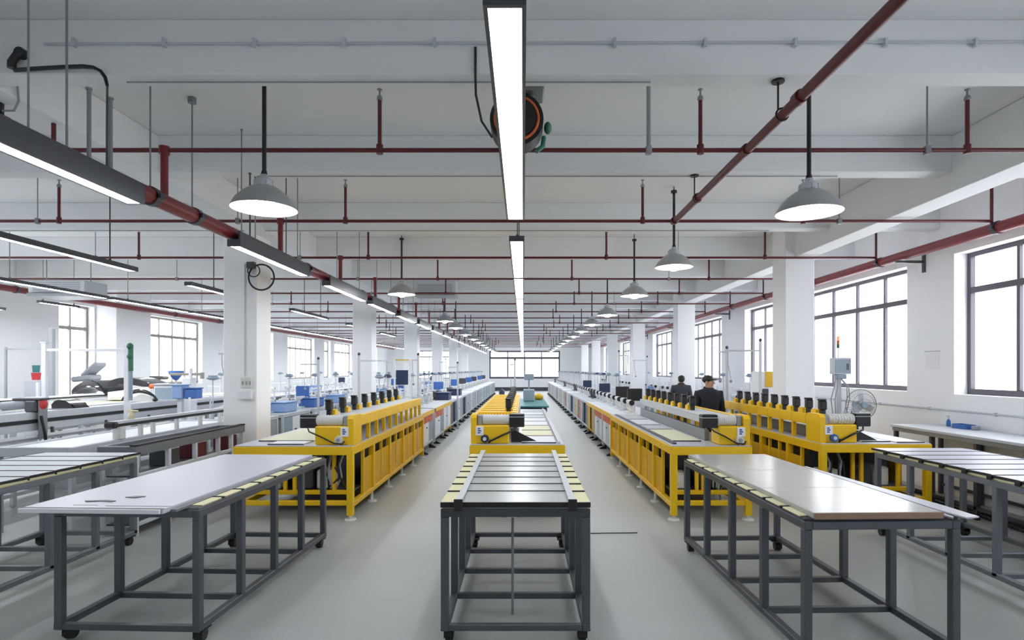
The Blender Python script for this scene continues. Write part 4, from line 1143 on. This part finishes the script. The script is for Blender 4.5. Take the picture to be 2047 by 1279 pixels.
# ------------------------------------------------------------------ rail benches of the wide wing
def rail_bench(label, x0, x1, y0, y1, z, mat, band=None, mid=None, top='ltgrey', nleg=6):
    t = thing('rail_bench', label, 'bench', ((x0 + x1) / 2, y0, 0))
    mb = MB(); mb.box(x1 - 0.05, x1, y0, y1, z - 0.1, z, 0.006); mb.box(x0, x0 + 0.05, y0, y1, z - 0.1, z, 0.006); mb.box(x0 + .05, x1 - .05, y0, y0 + 0.05, z - 0.1, z, 0.004); mb.box(x0 + .05, x1 - .05, y1 - 0.05, y1, z - 0.1, z, 0.004)
    mb.build('top_frame', mat, t)
    if band:
        mb = MB(); mb.box(x1 - 0.03, x1 + 0.012, y0 + 0.02, y1 - 0.02, z - 0.145, z - 0.101); mb.build('rubber_band', band, t)
        mb = MB(); mb.box(x1 - 0.04, x1 - .002, y0 + 0.03, y1 - 0.03, z - 0.25, z - 0.146, .004); mb.build('lower_rail', mat, t)
    for i in range(nleg):
        y = y0 + 0.04 + (y1 - y0 - 0.08) * i / (nleg - 1)
        for x in (x0 + 0.025, x1 - 0.03):
            mb = MB(); mb.box(x - 0.024, x + 0.024, y - 0.03, y + 0.03, 0, z - (0.25 if band and x > x0 + .1 else 0.1), 0.004); mb.build('leg', mat, t)
    for zz in (0.12, 0.45) + ((mid,) if mid else ()):
        mb = MB(); mb.box(x1 - 0.048, x1 - 0.012, y0 + .05, y1 - .05, zz, zz + 0.05, 0.004); mb.build('side_rail', mat, t)
    mb = MB(); mb.box(x0 + 0.05, x1 - 0.055, y0 + 0.06, y1 - 0.06, 0.46, 0.48); mb.build('lower_shelf', 'grey', t)
    if top:
        mb = MB(); mb.box(x0 + 0.05, x1 - 0.051, y0 + 0.05, y1 - 0.05, z - 0.04, z - 0.02); mb.build('bench_bed', top, t)
    return t

# aluminium rack in front of the first column
t = thing('frame_rack', 'grey aluminium frame rack reaching up to the column with the coiled cable', 'rack', (-4.3, 6.2, 0))
X0, X1, Y0, Y1 = -4.52, -4.1, 6.15, 8.55
mb = MB(); mb.box(X1 - 0.06, X1, Y0, Y1, 0.86, 0.96, 0.005); mb.box(X0, X0 + 0.06, Y0, Y1, 0.86, 0.96, 0.005); mb.box(X0 + .06, X1 - .06, Y0, Y0 + 0.06, 0.86, 0.96, 0.005); mb.box(X0 + .06, X1 - .06, Y1 - 0.06, Y1, 0.86, 0.96, 0.005); mb.build('top_frame', 'steel2', t)
for y in (6.18, 6.75, 7.3, 7.85, 8.2, 8.52):
    for x in (X0 + 0.03, X1 - 0.03):
        mb = MB(); mb.box(x - 0.024, x + 0.024, y - 0.024, y + 0.024, 0, 0.86, 0.004); mb.build('leg', 'ltgrey', t)
for z in (0.1, 0.38, 0.62):
    mb = MB(); mb.box(X1 - 0.048, X1 - 0.012, Y0 + .06, Y1 - .06, z, z + 0.04, 0.004); mb.build('side_rail', 'ltgrey', t)
    mb = MB(); mb.box(X0 + 0.06, X1 - 0.055, Y0 + 0.06, Y1 - 0.06, z + 0.002, z + 0.02); mb.build('shelf', 'dkgrey', t)
mb = MB(); mb.box(X1 - 0.07, X1 + .002, Y0 - .002, Y1 + 0.002, 0.9605, 0.978); mb.build('rubber_strip', 'rubber', t)
for i, (y, m, lb) in enumerate(((8.36, 'maroon', 'maroon box on the upper shelf of the aluminium rack, by the column'), (7.55, 'maroon', 'dull maroon box on the upper shelf of the aluminium rack, away from the column'), (6.95, 'dkgrey', 'dark box on the upper shelf of the aluminium rack'))):
    o = MB().box(-4.4, -4.19, y - 0.13, y + 0.13, 0.641, 0.83, 0.006).build('storage_box', m)
    tag(o, lb, 'box')
# guard rail bench behind it
t = rail_bench('long white guard-railed bench behind the aluminium rack', -5.75, -4.9, 6.3, 9.8, 0.93, 'ltgrey', None, 0.7, 'white', 6)
for y in (7.45, 7.7, 8.23, 8.83, 9.4):
    mb = MB(); mb.box(-4.95, -4.905, y, y + 0.045, 0.9305, 1.1, 0.004); mb.build('guard_post', 'offwhite', t)
mb = MB(); mb.box(-4.965, -4.89, 6.95, 9.7, 1.1005, 1.155, 0.006); mb.build('guard_rail', 'alu', t)
mb = MB(); mb.box(-4.8895, -4.88, 6.95, 9.7, 1.085, 1.12); mb.build('guard_strip', 'rubber', t)
mb = MB(); mb.box(-4.98, -4.88, 7.03, 7.13, 0.9305, 1.1, 0.006); mb.build('end_post', 'offwhite', t)
mb = MB(); mb.box(-5.0, -4.87, 6.9, 7.0, 1.07, 1.15, 0.02); mb.build('end_cap', 'black', t)
t = rail_bench('silver rail bench with a black band, carrying the grey motor carriage', -7.1, -6.6, 5.2, 14.5, 1.2, 'alu', 'rubber', 0.82, 'ltgrey', 9)
mb = MB(); mb.box(-6.61, -6.56, 5.6, 14.0, 0.86, 0.9, 0.004); mb.build('slide_rail', 'white', t)
for i in range(8):
    y = 6.0 + 1.05 * i
    mb = MB(); mb.box(-6.6, -6.575, y, y + 0.03, 0.9, 0.98); mb.build('slide_bracket', 'dkgrey', t)
t = rail_bench('long white bench carrying black moulded sheets, dark along its edge', -9.6, -8.6, 6.5, 15.5, 1.24, 'white', None, 0.8, 'white', 8)
mb = MB(); mb.box(-8.62, -8.585, 6.5, 15.5, 1.2405, 1.262); mb.build('edge_strip', 'rubber', t)
mb = MB(); mb.box(-8.595, -8.58, 6.6, 15.4, 0.95, 1.13, 0.004); mb.build('apron_panel', 'white', t)
t = rail_bench('cream-topped rail bench between the silver rail bench and the guard-railed bench', -8.4, -7.5, 9.2, 15.5, 1.16, 'offwhite', None, 0.8, 'cream', 6)
# motor carriage
t = thing('motor_carriage', 'grey motor carriage with a red disc riding on the silver rail bench', 'carriage', (-6.75, 7.9, 1.2))
mb = MB(); mb.cyl((-7.0, 7.8, 1.28), (-6.72, 7.9, 1.31), 0.062, n=18); mb.cyl((-7.06, 7.78, 1.275), (-7.0, 7.8, 1.28), 0.04, n=14); mb.build('motor', 'grey', t)
mb = MB(); mb.box(-6.72, -6.558, 7.8, 8.0, 1.2005, 1.36, 0.02); mb.box(-6.9, -6.5, 7.82, 7.98, 1.36, 1.39, 0.01); mb.build('carriage_plate', 'dkgrey', t)
mb = MB(); mb.cyl((-6.53, 7.9, 1.31), (-6.49, 7.9, 1.31), 0.075, 0.02, n=18); mb.build('red_disc', 'redbox', t)
mb = MB(); mb.box(-6.553, -6.53, 7.83, 7.97, 0.84, 1.36, 0.006); mb.build('hanger_plate', 'galv', t)
mb = MB(); mb.tube([(-6.52, 7.85, 1.15), (-6.48, 7.84, 1.0), (-6.46, 7.84, 0.9), (-6.47, 7.86, 0.82)], 0.018, 8); mb.build('black_hose', 'black', t)
t = thing('cable_drum', 'black and red drum at the near end of the white bench, cut by the frame', 'drum', (-8.9, 9.6, 1.24))
mb = MB(); mb.cyl((-9.0, 9.5, 1.35), (-8.78, 9.5, 1.35), 0.12, n=20); mb.box(-9.0, -8.8, 9.4, 9.6, 1.222, 1.30); mb.build('drum', 'black', t)
mb = MB(); mb.cyl((-8.779, 9.5, 1.35), (-8.74, 9.5, 1.35), 0.09, n=20); mb.build('red_flange', 'redbox', t)
# moulded sheets
def moulded(label, cx, y, z, w, h, d, holes, seed):
    """curved glossy shell: an arched sheet with real thickness"""
    mb = MB()
    n = 14
    A, B = [], []
    for j in range(n + 1):
        s = j / n
        x = cx - w / 2 + w * s
        zz = z + h * (math.sin(math.pi * min(1, s * 0.93 + 0.07)) ** 0.6) * (0.62 + 0.38 * s if seed else 1 - 0.35 * s)
        A.append((x, zz)); B.append((x, max(z, zz - 0.09 - 0.05 * math.sin(math.pi * s))))
    mb.prism(A + list(reversed(B)), y, y + d, 'y')
    bmesh.ops.bevel(mb.bm, geom=[e for e in mb.bm.edges if abs(e.verts[0].co.y - e.verts[1].co.y) < 1e-5], offset=0.02, segments=2, affect='EDGES')
    t = thing('moulded_sheet', label, 'moulded sheet', (cx, y, z))
    mb.build('shell', 'blackgloss', t)
    if holes:
        mb = MB()
        for hx in holes: mb.ball((cx + hx, y - 0.004, z + h * 0.45), (0.045, 0.012, 0.016), 10)
        mb.build('inlay', 'white', t)
    return t
moulded('glossy black moulded sheet with two white inlays on the white bench', -8.93, 11.9, 1.263, 0.7, 0.36, 0.7, (0.02, 0.19), 1)
moulded('long glossy black sheet draped over the white padded form', -7.95, 11.75, 1.425, 0.95, 0.22, 0.6, (), 0)
t = thing('padded_form', 'white padded form under the long glossy black sheet', 'form', (-7.9, 11.6, 1.16))
mb = MB(); mb.prism([(-8.38, 1.1605), (-7.52, 1.1605), (-7.52, 1.36), (-7.6, 1.42), (-7.9, 1.38), (-8.38, 1.32)], 11.7, 12.4, 'y'); mb.build('form_body', 'white', t)
mb = MB(); mb.box(-8.3, -7.55, 11.68, 11.698, 1.165, 1.23); mb.build('form_strip', 'offwhite', t)
t = thing('arched_cover', 'black arched cover around a white disc on the silver rail bench', 'cover', (-6.85, 10.4, 1.2))
pts = [(-7.2 + 0.65 * s / 16, 10.4, 1.222 + 0.17 * math.sin(math.pi * s / 16) ** 0.7) for s in range(17)]
mb = MB(); mb.tube(pts, [0.012 + 0.028 * math.sin(math.pi * s / 16) for s in range(17)], 10); mb.ball((-6.6, 10.4, 1.235), (0.045, 0.045, 0.035), 10); mb.build('arch_shell', 'blackgloss', t)
mb = MB(); mb.prism([(-7.04 + 0.4 * s / 12, 1.201 + 0.13 * math.sin(math.pi * s / 12) ** 0.7) for s in range(13)], 10.41, 10.44, 'y'); mb.build('disc', 'offwhite', t)
moulded('small black curved sheet beside the red disc of the motor carriage', -6.83, 8.6, 1.2, 0.36, 0.15, 0.3, (), 0)
t = thing('yellow_valve', 'small cream valve handle on the guard rail of the white bench', 'valve', (-4.93, 7.3, 1.155))
mb = MB(); mb.lathe([(0, 0), (0.035, 0), (0.022, 0.06), (0.02, 0.11), (0, 0.12)], (-4.93, 7.3, 1.156), 12); mb.cyl((-4.98, 7.3, 1.255), (-4.85, 7.3, 1.255), 0.013); mb.build('valve_body', 'cream', t)

# gates, cabinets and stands of the wide wing
t = thing('post_gate', 'white two-post gate with a cross bar standing among the rail benches', 'gate', (-7.3, 9.9, 0))
mb = MB(); mb.box(-7.48, -7.41, 9.0, 9.07, 0, 2.19, 0.006); mb.box(-7.495, -7.395, 8.99, 9.08, 2.19, 2.205); mb.build('gate_post', 'white', t)
mb = MB(); mb.box(-6.55 - .46, -6.48 - .46, 9.0, 9.07, 0, 0.01) ; mb.box(-7.41, -6.2, 9.015, 9.055, 2.06, 2.1, 0.004); mb.build('cross_bar', 'white', t)
mb = MB(); mb.box(-6.2, -6.13, 9.0, 9.07, 0, 2.15, 0.006); mb.build('gate_post', 'white', t)
mb = MB(); mb.box(-6.12, -6.08, 9.0, 9.06, 1.75, 2.15, 0.01); mb.ball((-6.1, 9.0, 2.14), 0.05, 10); mb.ball((-6.1, 9.0, 1.98), 0.045, 10); mb.build('air_fitting', 'green', t)
mb = MB(); mb.cyl((-6.1, 9.03, 1.76), (-6.1, 9.03, 1.3), 0.02); mb.build('gauge_tube', 'bluegrey', t)
t = thing('post_gate', 'thin grey gate frame against the white side wall', 'gate', (-9.9, 11.4, 0))
mb = MB(); mb.box(-10.65, -10.61, 11.9, 11.94, 0, 2.23, 0.004); mb.build('gate_post', 'grey', t)
mb = MB(); mb.box(-9.72, -9.64, 11.88, 11.96, 0, 2.62, 0.004); mb.build('gate_post', 'grey', t)
mb = MB(); mb.box(-10.61, -9.72, 11.9, 11.94, 2.18, 2.21, 0.004); mb.build('cross_bar', 'grey', t)
mb = MB(); mb.box(-9.86, -9.76, 11.86, 11.9, 1.95, 2.05, 0.01); mb.box(-9.77, -9.72, 11.88, 11.92, 1.98, 2.02); mb.build('sensor_box', 'black', t)
t = thing('machine_cabinet', 'white machine cabinet topped by red and teal tubs near the side wall', 'cabinet', (-10.35, 12.4, 0))
mb = MB(); mb.box(-10.6, -10.3, 12.3, 12.6, 0, 1.55, 0.02); mb.build('cabinet_body', 'ltgrey', t)
mb = MB(); mb.box(-10.3, -10.23, 12.25, 12.3, 0.6, 1.5, .01); mb.build('side_duct', 'white', t)
for z, m, r, lb in ((1.55, 'redbox', 0.085, 'red tub on the white machine cabinet'), (1.71, 'teal', 0.07, 'teal tub on top of the red tub')):
    o = MB().lathe([(0, 0), (r * 0.85, 0), (r, 0.155), (r * 0.9, 0.155), (0, 0.14)], (-10.45, 12.45, z + 0.001), 16, sharp=(1, 2)).build('tub', m)
    tag(o, lb, 'tub')
t = thing('swivel_chair', 'grey padded recliner seat by the bright corner opening', 'seat', (-9.4, 12.9, 0))
mb = MB(); mb.bar((-10.35 + .2, 13.2, 1.55), (-9.72, 13.2, 1.6), 0.4, 0.12, 0.03); mb.bar((-9.95, 13.2, 1.62), (-9.6, 13.2, 1.92), 0.36, 0.1, 0.04); mb.build('cushion', 'grey', t)
mb = MB(); mb.cyl((-9.9, 13.2, 0.02), (-9.9, 13.2, 1.5), 0.05); mb.cyl((-9.9, 13.2, 0.0), (-9.9, 13.2, 0.03), 0.3, n=20); mb.build('pedestal', 'ltgrey', t)
t = thing('machine_cabinet', 'white control cabinet with a pale blue panel behind the arched cover', 'cabinet', (-6.85, 11.2, 1.181))
mb = MB(); mb.box(-7.04, -6.66, 11.05, 11.3, 1.181, 1.47, 0.015); mb.build('cabinet_body', 'white', t)
mb = MB(); mb.box(-7.01, -6.69, 11.04, 11.049, 1.21, 1.43, 0.002); mb.build('panel_face', 'bluegrey', t)
mb = MB(); mb.box(-7.05, -6.65, 11.03, 11.32, 1.4705, 1.5, 0.005); mb.build('cabinet_lid', 'grey', t)
t = thing('funnel_stand', 'blue funnel tray on a stand in front of the pale bronze window', 'stand', (-7.3, 12.0, 0))
mb = MB(); mb.lathe([(0, 0), (0.04, 0), (0.14, 0.14), (0.15, 0.2), (0.13, 0.2), (0, 0.1)], (-7.3, 12.2, 1.55), 16); mb.build('funnel', 'blue', t)
mb = MB(); mb.cyl((-7.3, 12.2, 0), (-7.3, 12.2, 1.56), 0.025); mb.cyl((-7.3, 12.2, 0), (-7.3, 12.2, 0.02), 0.15, n=16); mb.build('stand_pole', 'ltgrey', t)
t = thing('orange_motor', 'small orange motor on a post beside the white control cabinet', 'motor', (-7.5, 12.0, 0))
mb = MB(); mb.cyl((-7.42, 11.55, 1.44), (-7.26 - .05, 11.55, 1.44), 0.05, n=14); mb.build('motor_body', 'orange', t)
mb = MB(); mb.cyl((-7.36, 11.55, 0), (-7.36, 11.55, 1.4), 0.03); mb.build('post', 'ltgrey', t)
t = thing('press_stand', 'white press stand with grey brown side arms before the pale bronze window', 'stand', (-6.3, 11.5, 0))
mb = MB(); mb.box(-6.48, -6.30, 11.0, 11.2, 0, 1.62, 0.02); mb.cyl((-6.36, 11.1, 1.62), (-6.36, 11.1, 1.8), 0.035); mb.build('column_body', 'white', t)
mb = MB(); mb.box(-6.75, -6.15, 11.08, 11.13, 1.66, 1.71, 0.006); mb.box(-6.17, -6.12, 11.07, 11.14, 1.6, 1.72, 0.006); mb.build('side_arm', 'winframe2', t)
t = thing('padded_rest', 'dark padded rest on a white post, on the cream-topped bench', 'rest', (-8.15, 12.97, 1.14))
mb = MB(); mb.box(-8.32, -7.98, 12.85, 13.1, 1.55, 1.63, 0.03); mb.build('padded_top', 'dkgrey', t)
mb = MB(); mb.cyl((-8.15, 12.97, 1.1405), (-8.15, 12.97, 1.55), 0.04); mb.build('post', 'white', t)
for i, (x, y, z, w, h, m, lb) in enumerate(((-6.26, 10.6, 1.145, 0.2, 0.24, 'ltblue', 'pale blue plastic box near the first column, on the white post'), (-6.02, 10.6, 1.145, 0.2, 0.18, 'blue', 'blue plastic box beside the pale blue one'))):
    t = thing('plastic_box', lb, 'box', (x, y, 0))
    mb = MB(); mb.box(x - w / 2, x + w / 2, y - .12, y + .12, z + 0.1, z + 0.1 + h, 0.015); mb.box(x - w / 2 - .012, x + w / 2 + .012, y - .132, y + .132, z + 0.1 + h, z + 0.12 + h, 0.006); mb.build('box_shell', m, t)
    mb = MB(); mb.box(x - .04, x + .04, y - .04, y + .04, 0, z + 0.099); mb.build('support_post', 'white', t)
# ------------------------------------------------------------------ fan, control post, people
t = thing('wire_fan', 'round wire-cage floor fan between the yellow machine and the windowed wall', 'fan', (5.2, 8.85, 0))
FX, FY, FZ, FR = 5.18, 8.9, 1.235, 0.235
mb = MB(); mb.torus((FX, FY, FZ), FR, 0.006, 'y', 40, 6); mb.torus((FX, FY - 0.07, FZ), FR * 0.72, 0.003, 'y', 36, 5); mb.torus((FX, FY - 0.09, FZ), FR * 0.4, 0.003, 'y', 28, 5)
for i in range(36):
    a = 2 * math.pi * i / 36
    mb.tube([(FX + 0.04 * math.cos(a), FY - 0.1, FZ + 0.04 * math.sin(a)), (FX + FR * .7 * math.cos(a), FY - 0.07, FZ + FR * .7 * math.sin(a)), (FX + FR * math.cos(a), FY, FZ + FR * math.sin(a)), (FX + FR * .6 * math.cos(a), FY + 0.07, FZ + FR * .6 * math.sin(a))], 0.0018, 4)
mb.build('wire_grille', 'galv', t)
mb = MB(); mb.cyl((FX, FY - 0.105, FZ), (FX, FY - 0.095, FZ), 0.045, n=18); mb.cyl((FX, FY + 0.02, FZ), (FX, FY + 0.16, FZ), 0.065, 0.055, n=18); mb.build('motor_housing', 'bluegrey', t)
for i in range(3):
    a = 2 * math.pi * i / 3 + 0.4
    mb = MB()
    m = Matrix.Translation((FX, FY - 0.02, FZ)) @ Matrix.Rotation(a, 4, 'Y') @ Matrix.Rotation(0.4, 4, 'X')
    mb.box(0.03, 0.18, -0.003, 0.003, -0.05, 0.05, 0.001, mat=m); mb.build('fan_blade', 'ltgrey', t)
mb = MB(); mb.cyl((FX, FY + 0.1, 0.03), (FX, FY + 0.1, FZ), 0.018, n=10); mb.cyl((FX, FY + 0.1, 0), (FX, FY + 0.1, 0.03), 0.18, 0.15, n=24); mb.build('fan_stand', 'dkgrey', t)
mb = MB(); mb.box(FX - 0.05, FX + 0.03, FY - 0.02 + .12, FY + 0.2, FZ - 0.16, FZ - 0.07, 0.015); mb.build('switch_box', 'blue', t)

t = thing('control_cabinet', 'grey control cabinet on a post with a red and green signal tower before the window', 'control cabinet', (4.95, 9.05, 0))
CX, CY = 5.10, 9.3
mb = MB(); mb.box(CX - 0.05, CX + 0.03, CY + 0.05, CY + 0.11, 0, 1.7, 0.005); mb.box(CX - 0.11, CX + 0.11, CY - 0.0, CY + 0.2, 0, 0.03); mb.build('post', 'ltgrey', t)
mb = MB(); mb.box(CX - 0.17, CX + 0.12, CY - 0.08, CY + 0.049, 1.70, 1.965, 0.012); bd = mb.build('cabinet_box', 'ltgrey', t)
mb = MB(); mb.box(CX - 0.145, CX + 0.10, CY - 0.086, CY - 0.0805, 1.725, 1.94, 0.003); mb.build('cabinet_door', 'bluegrey', bd)
mb = MB(); mb.box(CX + 0.035, CX + 0.07, CY - 0.091, CY - 0.0865, 1.77, 1.87); mb.build('keypad', 'dkgrey', bd)
mb = MB(); mb.box(CX - 0.1, CX + 0.05, CY - 0.07, CY + 0.03, 1.625, 1.699, 0.01); mb.build('cable_box', 'bluegrey', t)
mb = MB()
for i, dx in enumerate((-0.13, -0.08, 0.07, 0.1)):
    mb.tube([(CX - 0.05 + dx * .4, CY - 0.02, 1.63), (CX + dx, CY - 0.03, 1.5), (CX + dx * 1.3, CY + 0.0, 1.3), (CX + dx * .9, CY + 0.04, 1.05), (CX + dx * .5, CY + 0.06, 0.8)], 0.008, 6)
mb.build('cable_harness', 'grey', t)
mb = MB(); mb.cyl((CX - 0.045, CY + 0.02, 1.965), (CX - 0.045, CY + 0.02, 2.12), 0.008, n=8); tw = mb.build('signal_tower', 'ltgrey', t)
mb = MB(); mb.cyl((CX - 0.045, CY + 0.02, 2.12), (CX - 0.045, CY + 0.02, 2.18), 0.022, n=14); mb.build('green_lamp', 'green', tw)
mb = MB(); mb.cyl((CX - 0.045, CY + 0.02, 2.181), (CX - 0.045, CY + 0.02, 2.24), 0.022, n=14); mb.build('amber_lamp', 'orange', tw)
mb = MB(); mb.cyl((CX - 0.045, CY + 0.02, 2.241), (CX - 0.045, CY + 0.02, 2.3), 0.022, n=14); mb.ball((CX - 0.045, CY + 0.02, 2.3), (0.022, 0.022, 0.012), 12); mb.build('red_lamp', 'lampred', tw)

t = thing('machine_tower', 'white machine tower with a yellow side panel half behind the first windowed column', 'machine', (4.35, 10.6, 0))
mb = MB(); mb.box(4.4, 4.75, 10.80, 11.2, 0, 1.74, 0.02); mb.build('tower_body', 'white', t)
mb = MB(); mb.box(4.50, 4.752, 10.78, 10.799, 1.45, 1.74, 0.004); mb.build('yellow_panel', 'ochre', t)
mb = MB(); mb.box(4.44, 4.55, 10.75, 10.799, 1.2, 1.42, 0.01); mb.build('control_pad', 'dkgrey', t)

def skin_mesh(name, verts, edges, radii, mat, parent, root=0, sub=2):
    me = bpy.data.meshes.new(name + '_skeleton')
    me.from_pydata(verts, edges, [])
    o = bpy.data.objects.new(name + '_skeleton', me)
    COL.objects.link(o)
    sk = o.modifiers.new('skin', 'SKIN')
    sk.use_smooth_shade = True
    lay = me.skin_vertices[0] if me.skin_vertices else None
    if lay is None:
        bpy.context.view_layer.objects.active = o
        bm = bmesh.new(); bm.from_mesh(me); bm.verts.layers.skin.verify(); bm.to_mesh(me); bm.free()
        lay = me.skin_vertices[0]
    for i, r in enumerate(radii):
        lay.data[i].radius = r if isinstance(r, tuple) else (r, r)
        lay.data[i].use_root = (i == root)
    ss = o.modifiers.new('sub', 'SUBSURF')
    ss.levels = ss.render_levels = sub
    dg = bpy.context.evaluated_depsgraph_get()
    dg.update()
    nm = bpy.data.meshes.new_from_object(o.evaluated_get(dg))
    bpy.data.objects.remove(o)
    bpy.data.meshes.remove(me)
    r = bpy.data.objects.new(name, nm)
    nm.materials.clear()
    for p in nm.polygons: p.use_smooth = True
    COL.objects.link(r)
    r.parent = parent
    for m in (mat if isinstance(mat, list) else [mat]): nm.materials.append(M[m])
    return r

def person(label, loc, rz, jacket, hair, head_turn, scale, arms):
    """standing figure in its own coordinates, facing -y; about 1.68 m"""
    t = local(thing('person', label, 'person', loc, rz))
    V, E, R = [], [], []
    def add(p, r, to=None):
        V.append(p); R.append(r)
        if to is not None: E.append((to, len(V) - 1))
        return len(V) - 1
    pel = add((0, 0, 0.93), (0.145, 0.105))
    wai = add((0, 0, 1.08), (0.13, 0.095), pel)
    che = add((0, -0.005, 1.26), (0.155, 0.11), wai)
    upc = add((0, 0.0, 1.37), (0.12, 0.085), che)
    nek = add((0, 0.005, 1.455), 0.055, upc)
    hd0 = add((0, -0.012, 1.525), (0.066, 0.074), nek)
    hd1 = add((0, -0.008, 1.60), (0.072, 0.09), hd0)
    hd2 = add((0, 0.0, 1.655), (0.05, 0.062), hd1)
    for s in (-1, 1):
        hip = add((s * 0.095, 0, 0.86), (0.092, 0.095), pel)
        kne = add((s * 0.1, -0.015, 0.48), 0.056, hip)
        cal = add((s * 0.1, 0.015, 0.34), 0.054, kne)
        ank = add((s * 0.1, 0.02, 0.09), 0.036, cal)
        heel = add((s * 0.1, 0.03, 0.045), 0.036, ank)
        toe = add((s * 0.115, -0.14, 0.03), 0.03, heel)
        sho = add((s * 0.185, 0.0, 1.37), 0.058, upc)
        elb_p, wr_p = arms(s)
        elb = add(elb_p, 0.042, sho)
        wri = add(wr_p, 0.027, elb)
        d = (Vector(wr_p) - Vector(elb_p)).normalized()
        palm = add(tuple(Vector(wr_p) + d * 0.06), (0.036, 0.018), wri)
        side = Vector((1, 0, 0)) if abs(d.x) < 0.8 else Vector((0, 1, 0))
        for q, (off, ln) in enumerate(((-0.03, 0.062), (-0.01, 0.074), (0.01, 0.07), (0.03, 0.055))):
            b = Vector(wr_p) + d * 0.095 + side * off
            f1 = add(tuple(b), 0.0095, palm)
            f2 = add(tuple(b + d * ln * .55 + Vector((0, -0.008, 0))), 0.0085, f1)
            add(tuple(b + d * ln + Vector((0, -0.028, 0))), 0.0075, f2)
        th = add(tuple(Vector(wr_p) + d * 0.045 + Vector((0, -0.035, 0))), 0.011, palm)
        add(tuple(Vector(wr_p) + d * 0.085 + Vector((0, -0.055, 0))), 0.009, th)
    body = skin_mesh('body', V, E, R, 'skin', t)
    # head turn
    rot = Matrix.Translation((0, 0, 1.5)) @ Matrix.Rotation(head_turn, 4, 'Z') @ Matrix.Translation((0, 0, -1.5))
    for v in body.data.vertices:
        if v.co.z > 1.47 and abs(v.co.x) < 0.12:
            k = min(1, (v.co.z - 1.47) / 0.05)
            w = rot @ v.co
            v.co = v.co.lerp(w, k)
    def turned(mb):
        bmesh.ops.transform(mb.bm, matrix=rot, verts=mb.bm.verts[:]); return mb
    mb = MB(); mb.prism([(-0.095, 1.585), (-0.12, 1.555), (-0.092, 1.548)], -0.012, 0.012, 'x'); turned(mb).build('nose', 'skin', t)
    for s in (-1, 1):
        mb = MB(); mb.ball((s * 0.028, -0.088, 1.592), (0.012, 0.007, 0.007), 8); turned(mb).build('eye', 'hair', t)
        mb = MB(); mb.ball((s * 0.075, 0.005, 1.575), (0.012, 0.022, 0.032), 8); turned(mb).build('ear', 'skin', t)
    mb = MB(); mb.ball((0, -0.082, 1.522), (0.024, 0.01, 0.006), 8); turned(mb).build('mouth', 'redpipe', t)
    mb = MB(); mb.ball((0, 0.018, 1.632), (0.086, 0.10, 0.075), 16)
    if hair == 'cap':
        mb.ball((0, -0.085, 1.625), (0.07, 0.07, 0.013), 14); nm = 'cap'
    else:
        mb.ball((0, 0.035, 1.60), (0.084, 0.085, 0.085), 14); nm = 'hair'
    turned(mb).build(nm, 'hair', t)
    # jacket: torso and sleeves in one skin, collar, trousers, shoes
    V, E, R = [], [], []
    a = add((0, 0.0, 0.80), (0.185, 0.135)); b = add((0, 0, 0.98), (0.18, 0.13), a); c = add((0, 0, 1.2), (0.185, 0.135), b); d_ = add((0, 0.004, 1.38), (0.165, 0.115), c); e = add((0, 0.008, 1.455), (0.115, 0.10), d_); add((0, 0.008, 1.50), (0.07, 0.075), e)
    for s in (-1, 1):
        elb_p, wr_p = arms(s)
        k1 = add((s * 0.195, 0.0, 1.385), 0.085, d_); k2 = add(elb_p, 0.062, k1)
        add(tuple(Vector(elb_p).lerp(Vector(wr_p), 0.93)), 0.048, k2)
    skin_mesh('jacket', V, E, R, jacket, t)
    mb = MB(); mb.tube([(0.068 * math.cos(q), 0.012 + 0.066 * math.sin(q), 1.478 + 0.012 * math.sin(q)) for q in [2 * math.pi * i / 14 for i in range(14)]], 0.022, 8, closed=True); mb.build('collar', jacket, t)
    for s in (-1, 1):
        V, E, R = [], [], []
        a = add((s * 0.05, 0, 0.9), (0.13, 0.115)); b = add((s * 0.095, 0, 0.8), (0.105, 0.108), a); c = add((s * 0.1, -0.012, 0.48), 0.075, b); add((s * 0.1, 0.018, 0.1), 0.06, c)
        skin_mesh('trouser_leg', V, E, R, 'trouser', t)
        V, E, R = [], [], []
        a = add((s * 0.1, 0.035, 0.055), (0.05, 0.055)); b = add((s * 0.112, -0.07, 0.045), (0.05, 0.045), a); add((s * 0.118, -0.16, 0.035), (0.042, 0.032), b)
        skin_mesh('shoe', V, E, R, 'black', t)
    t.scale = (scale,) * 3
    return t

person('person in a black jacket and cap, head turned aside, standing between the yellow machines', (3.18, 9.95, 0), math.radians(8), 'jacket', 'cap', math.radians(40), 0.985,
       lambda s: ((s * 0.255, 0.03, 1.10), (s * 0.235, -0.09, 0.87)))
person('person in a charcoal jacket seen from behind, walking beside the window side workstations', (4.0, 14.7, 0), math.radians(172), 'jacket2', 'hair', math.radians(10), 0.955,
       lambda s: ((s * 0.25, -0.03, 1.10), (s * 0.19, -0.2, 0.98)))
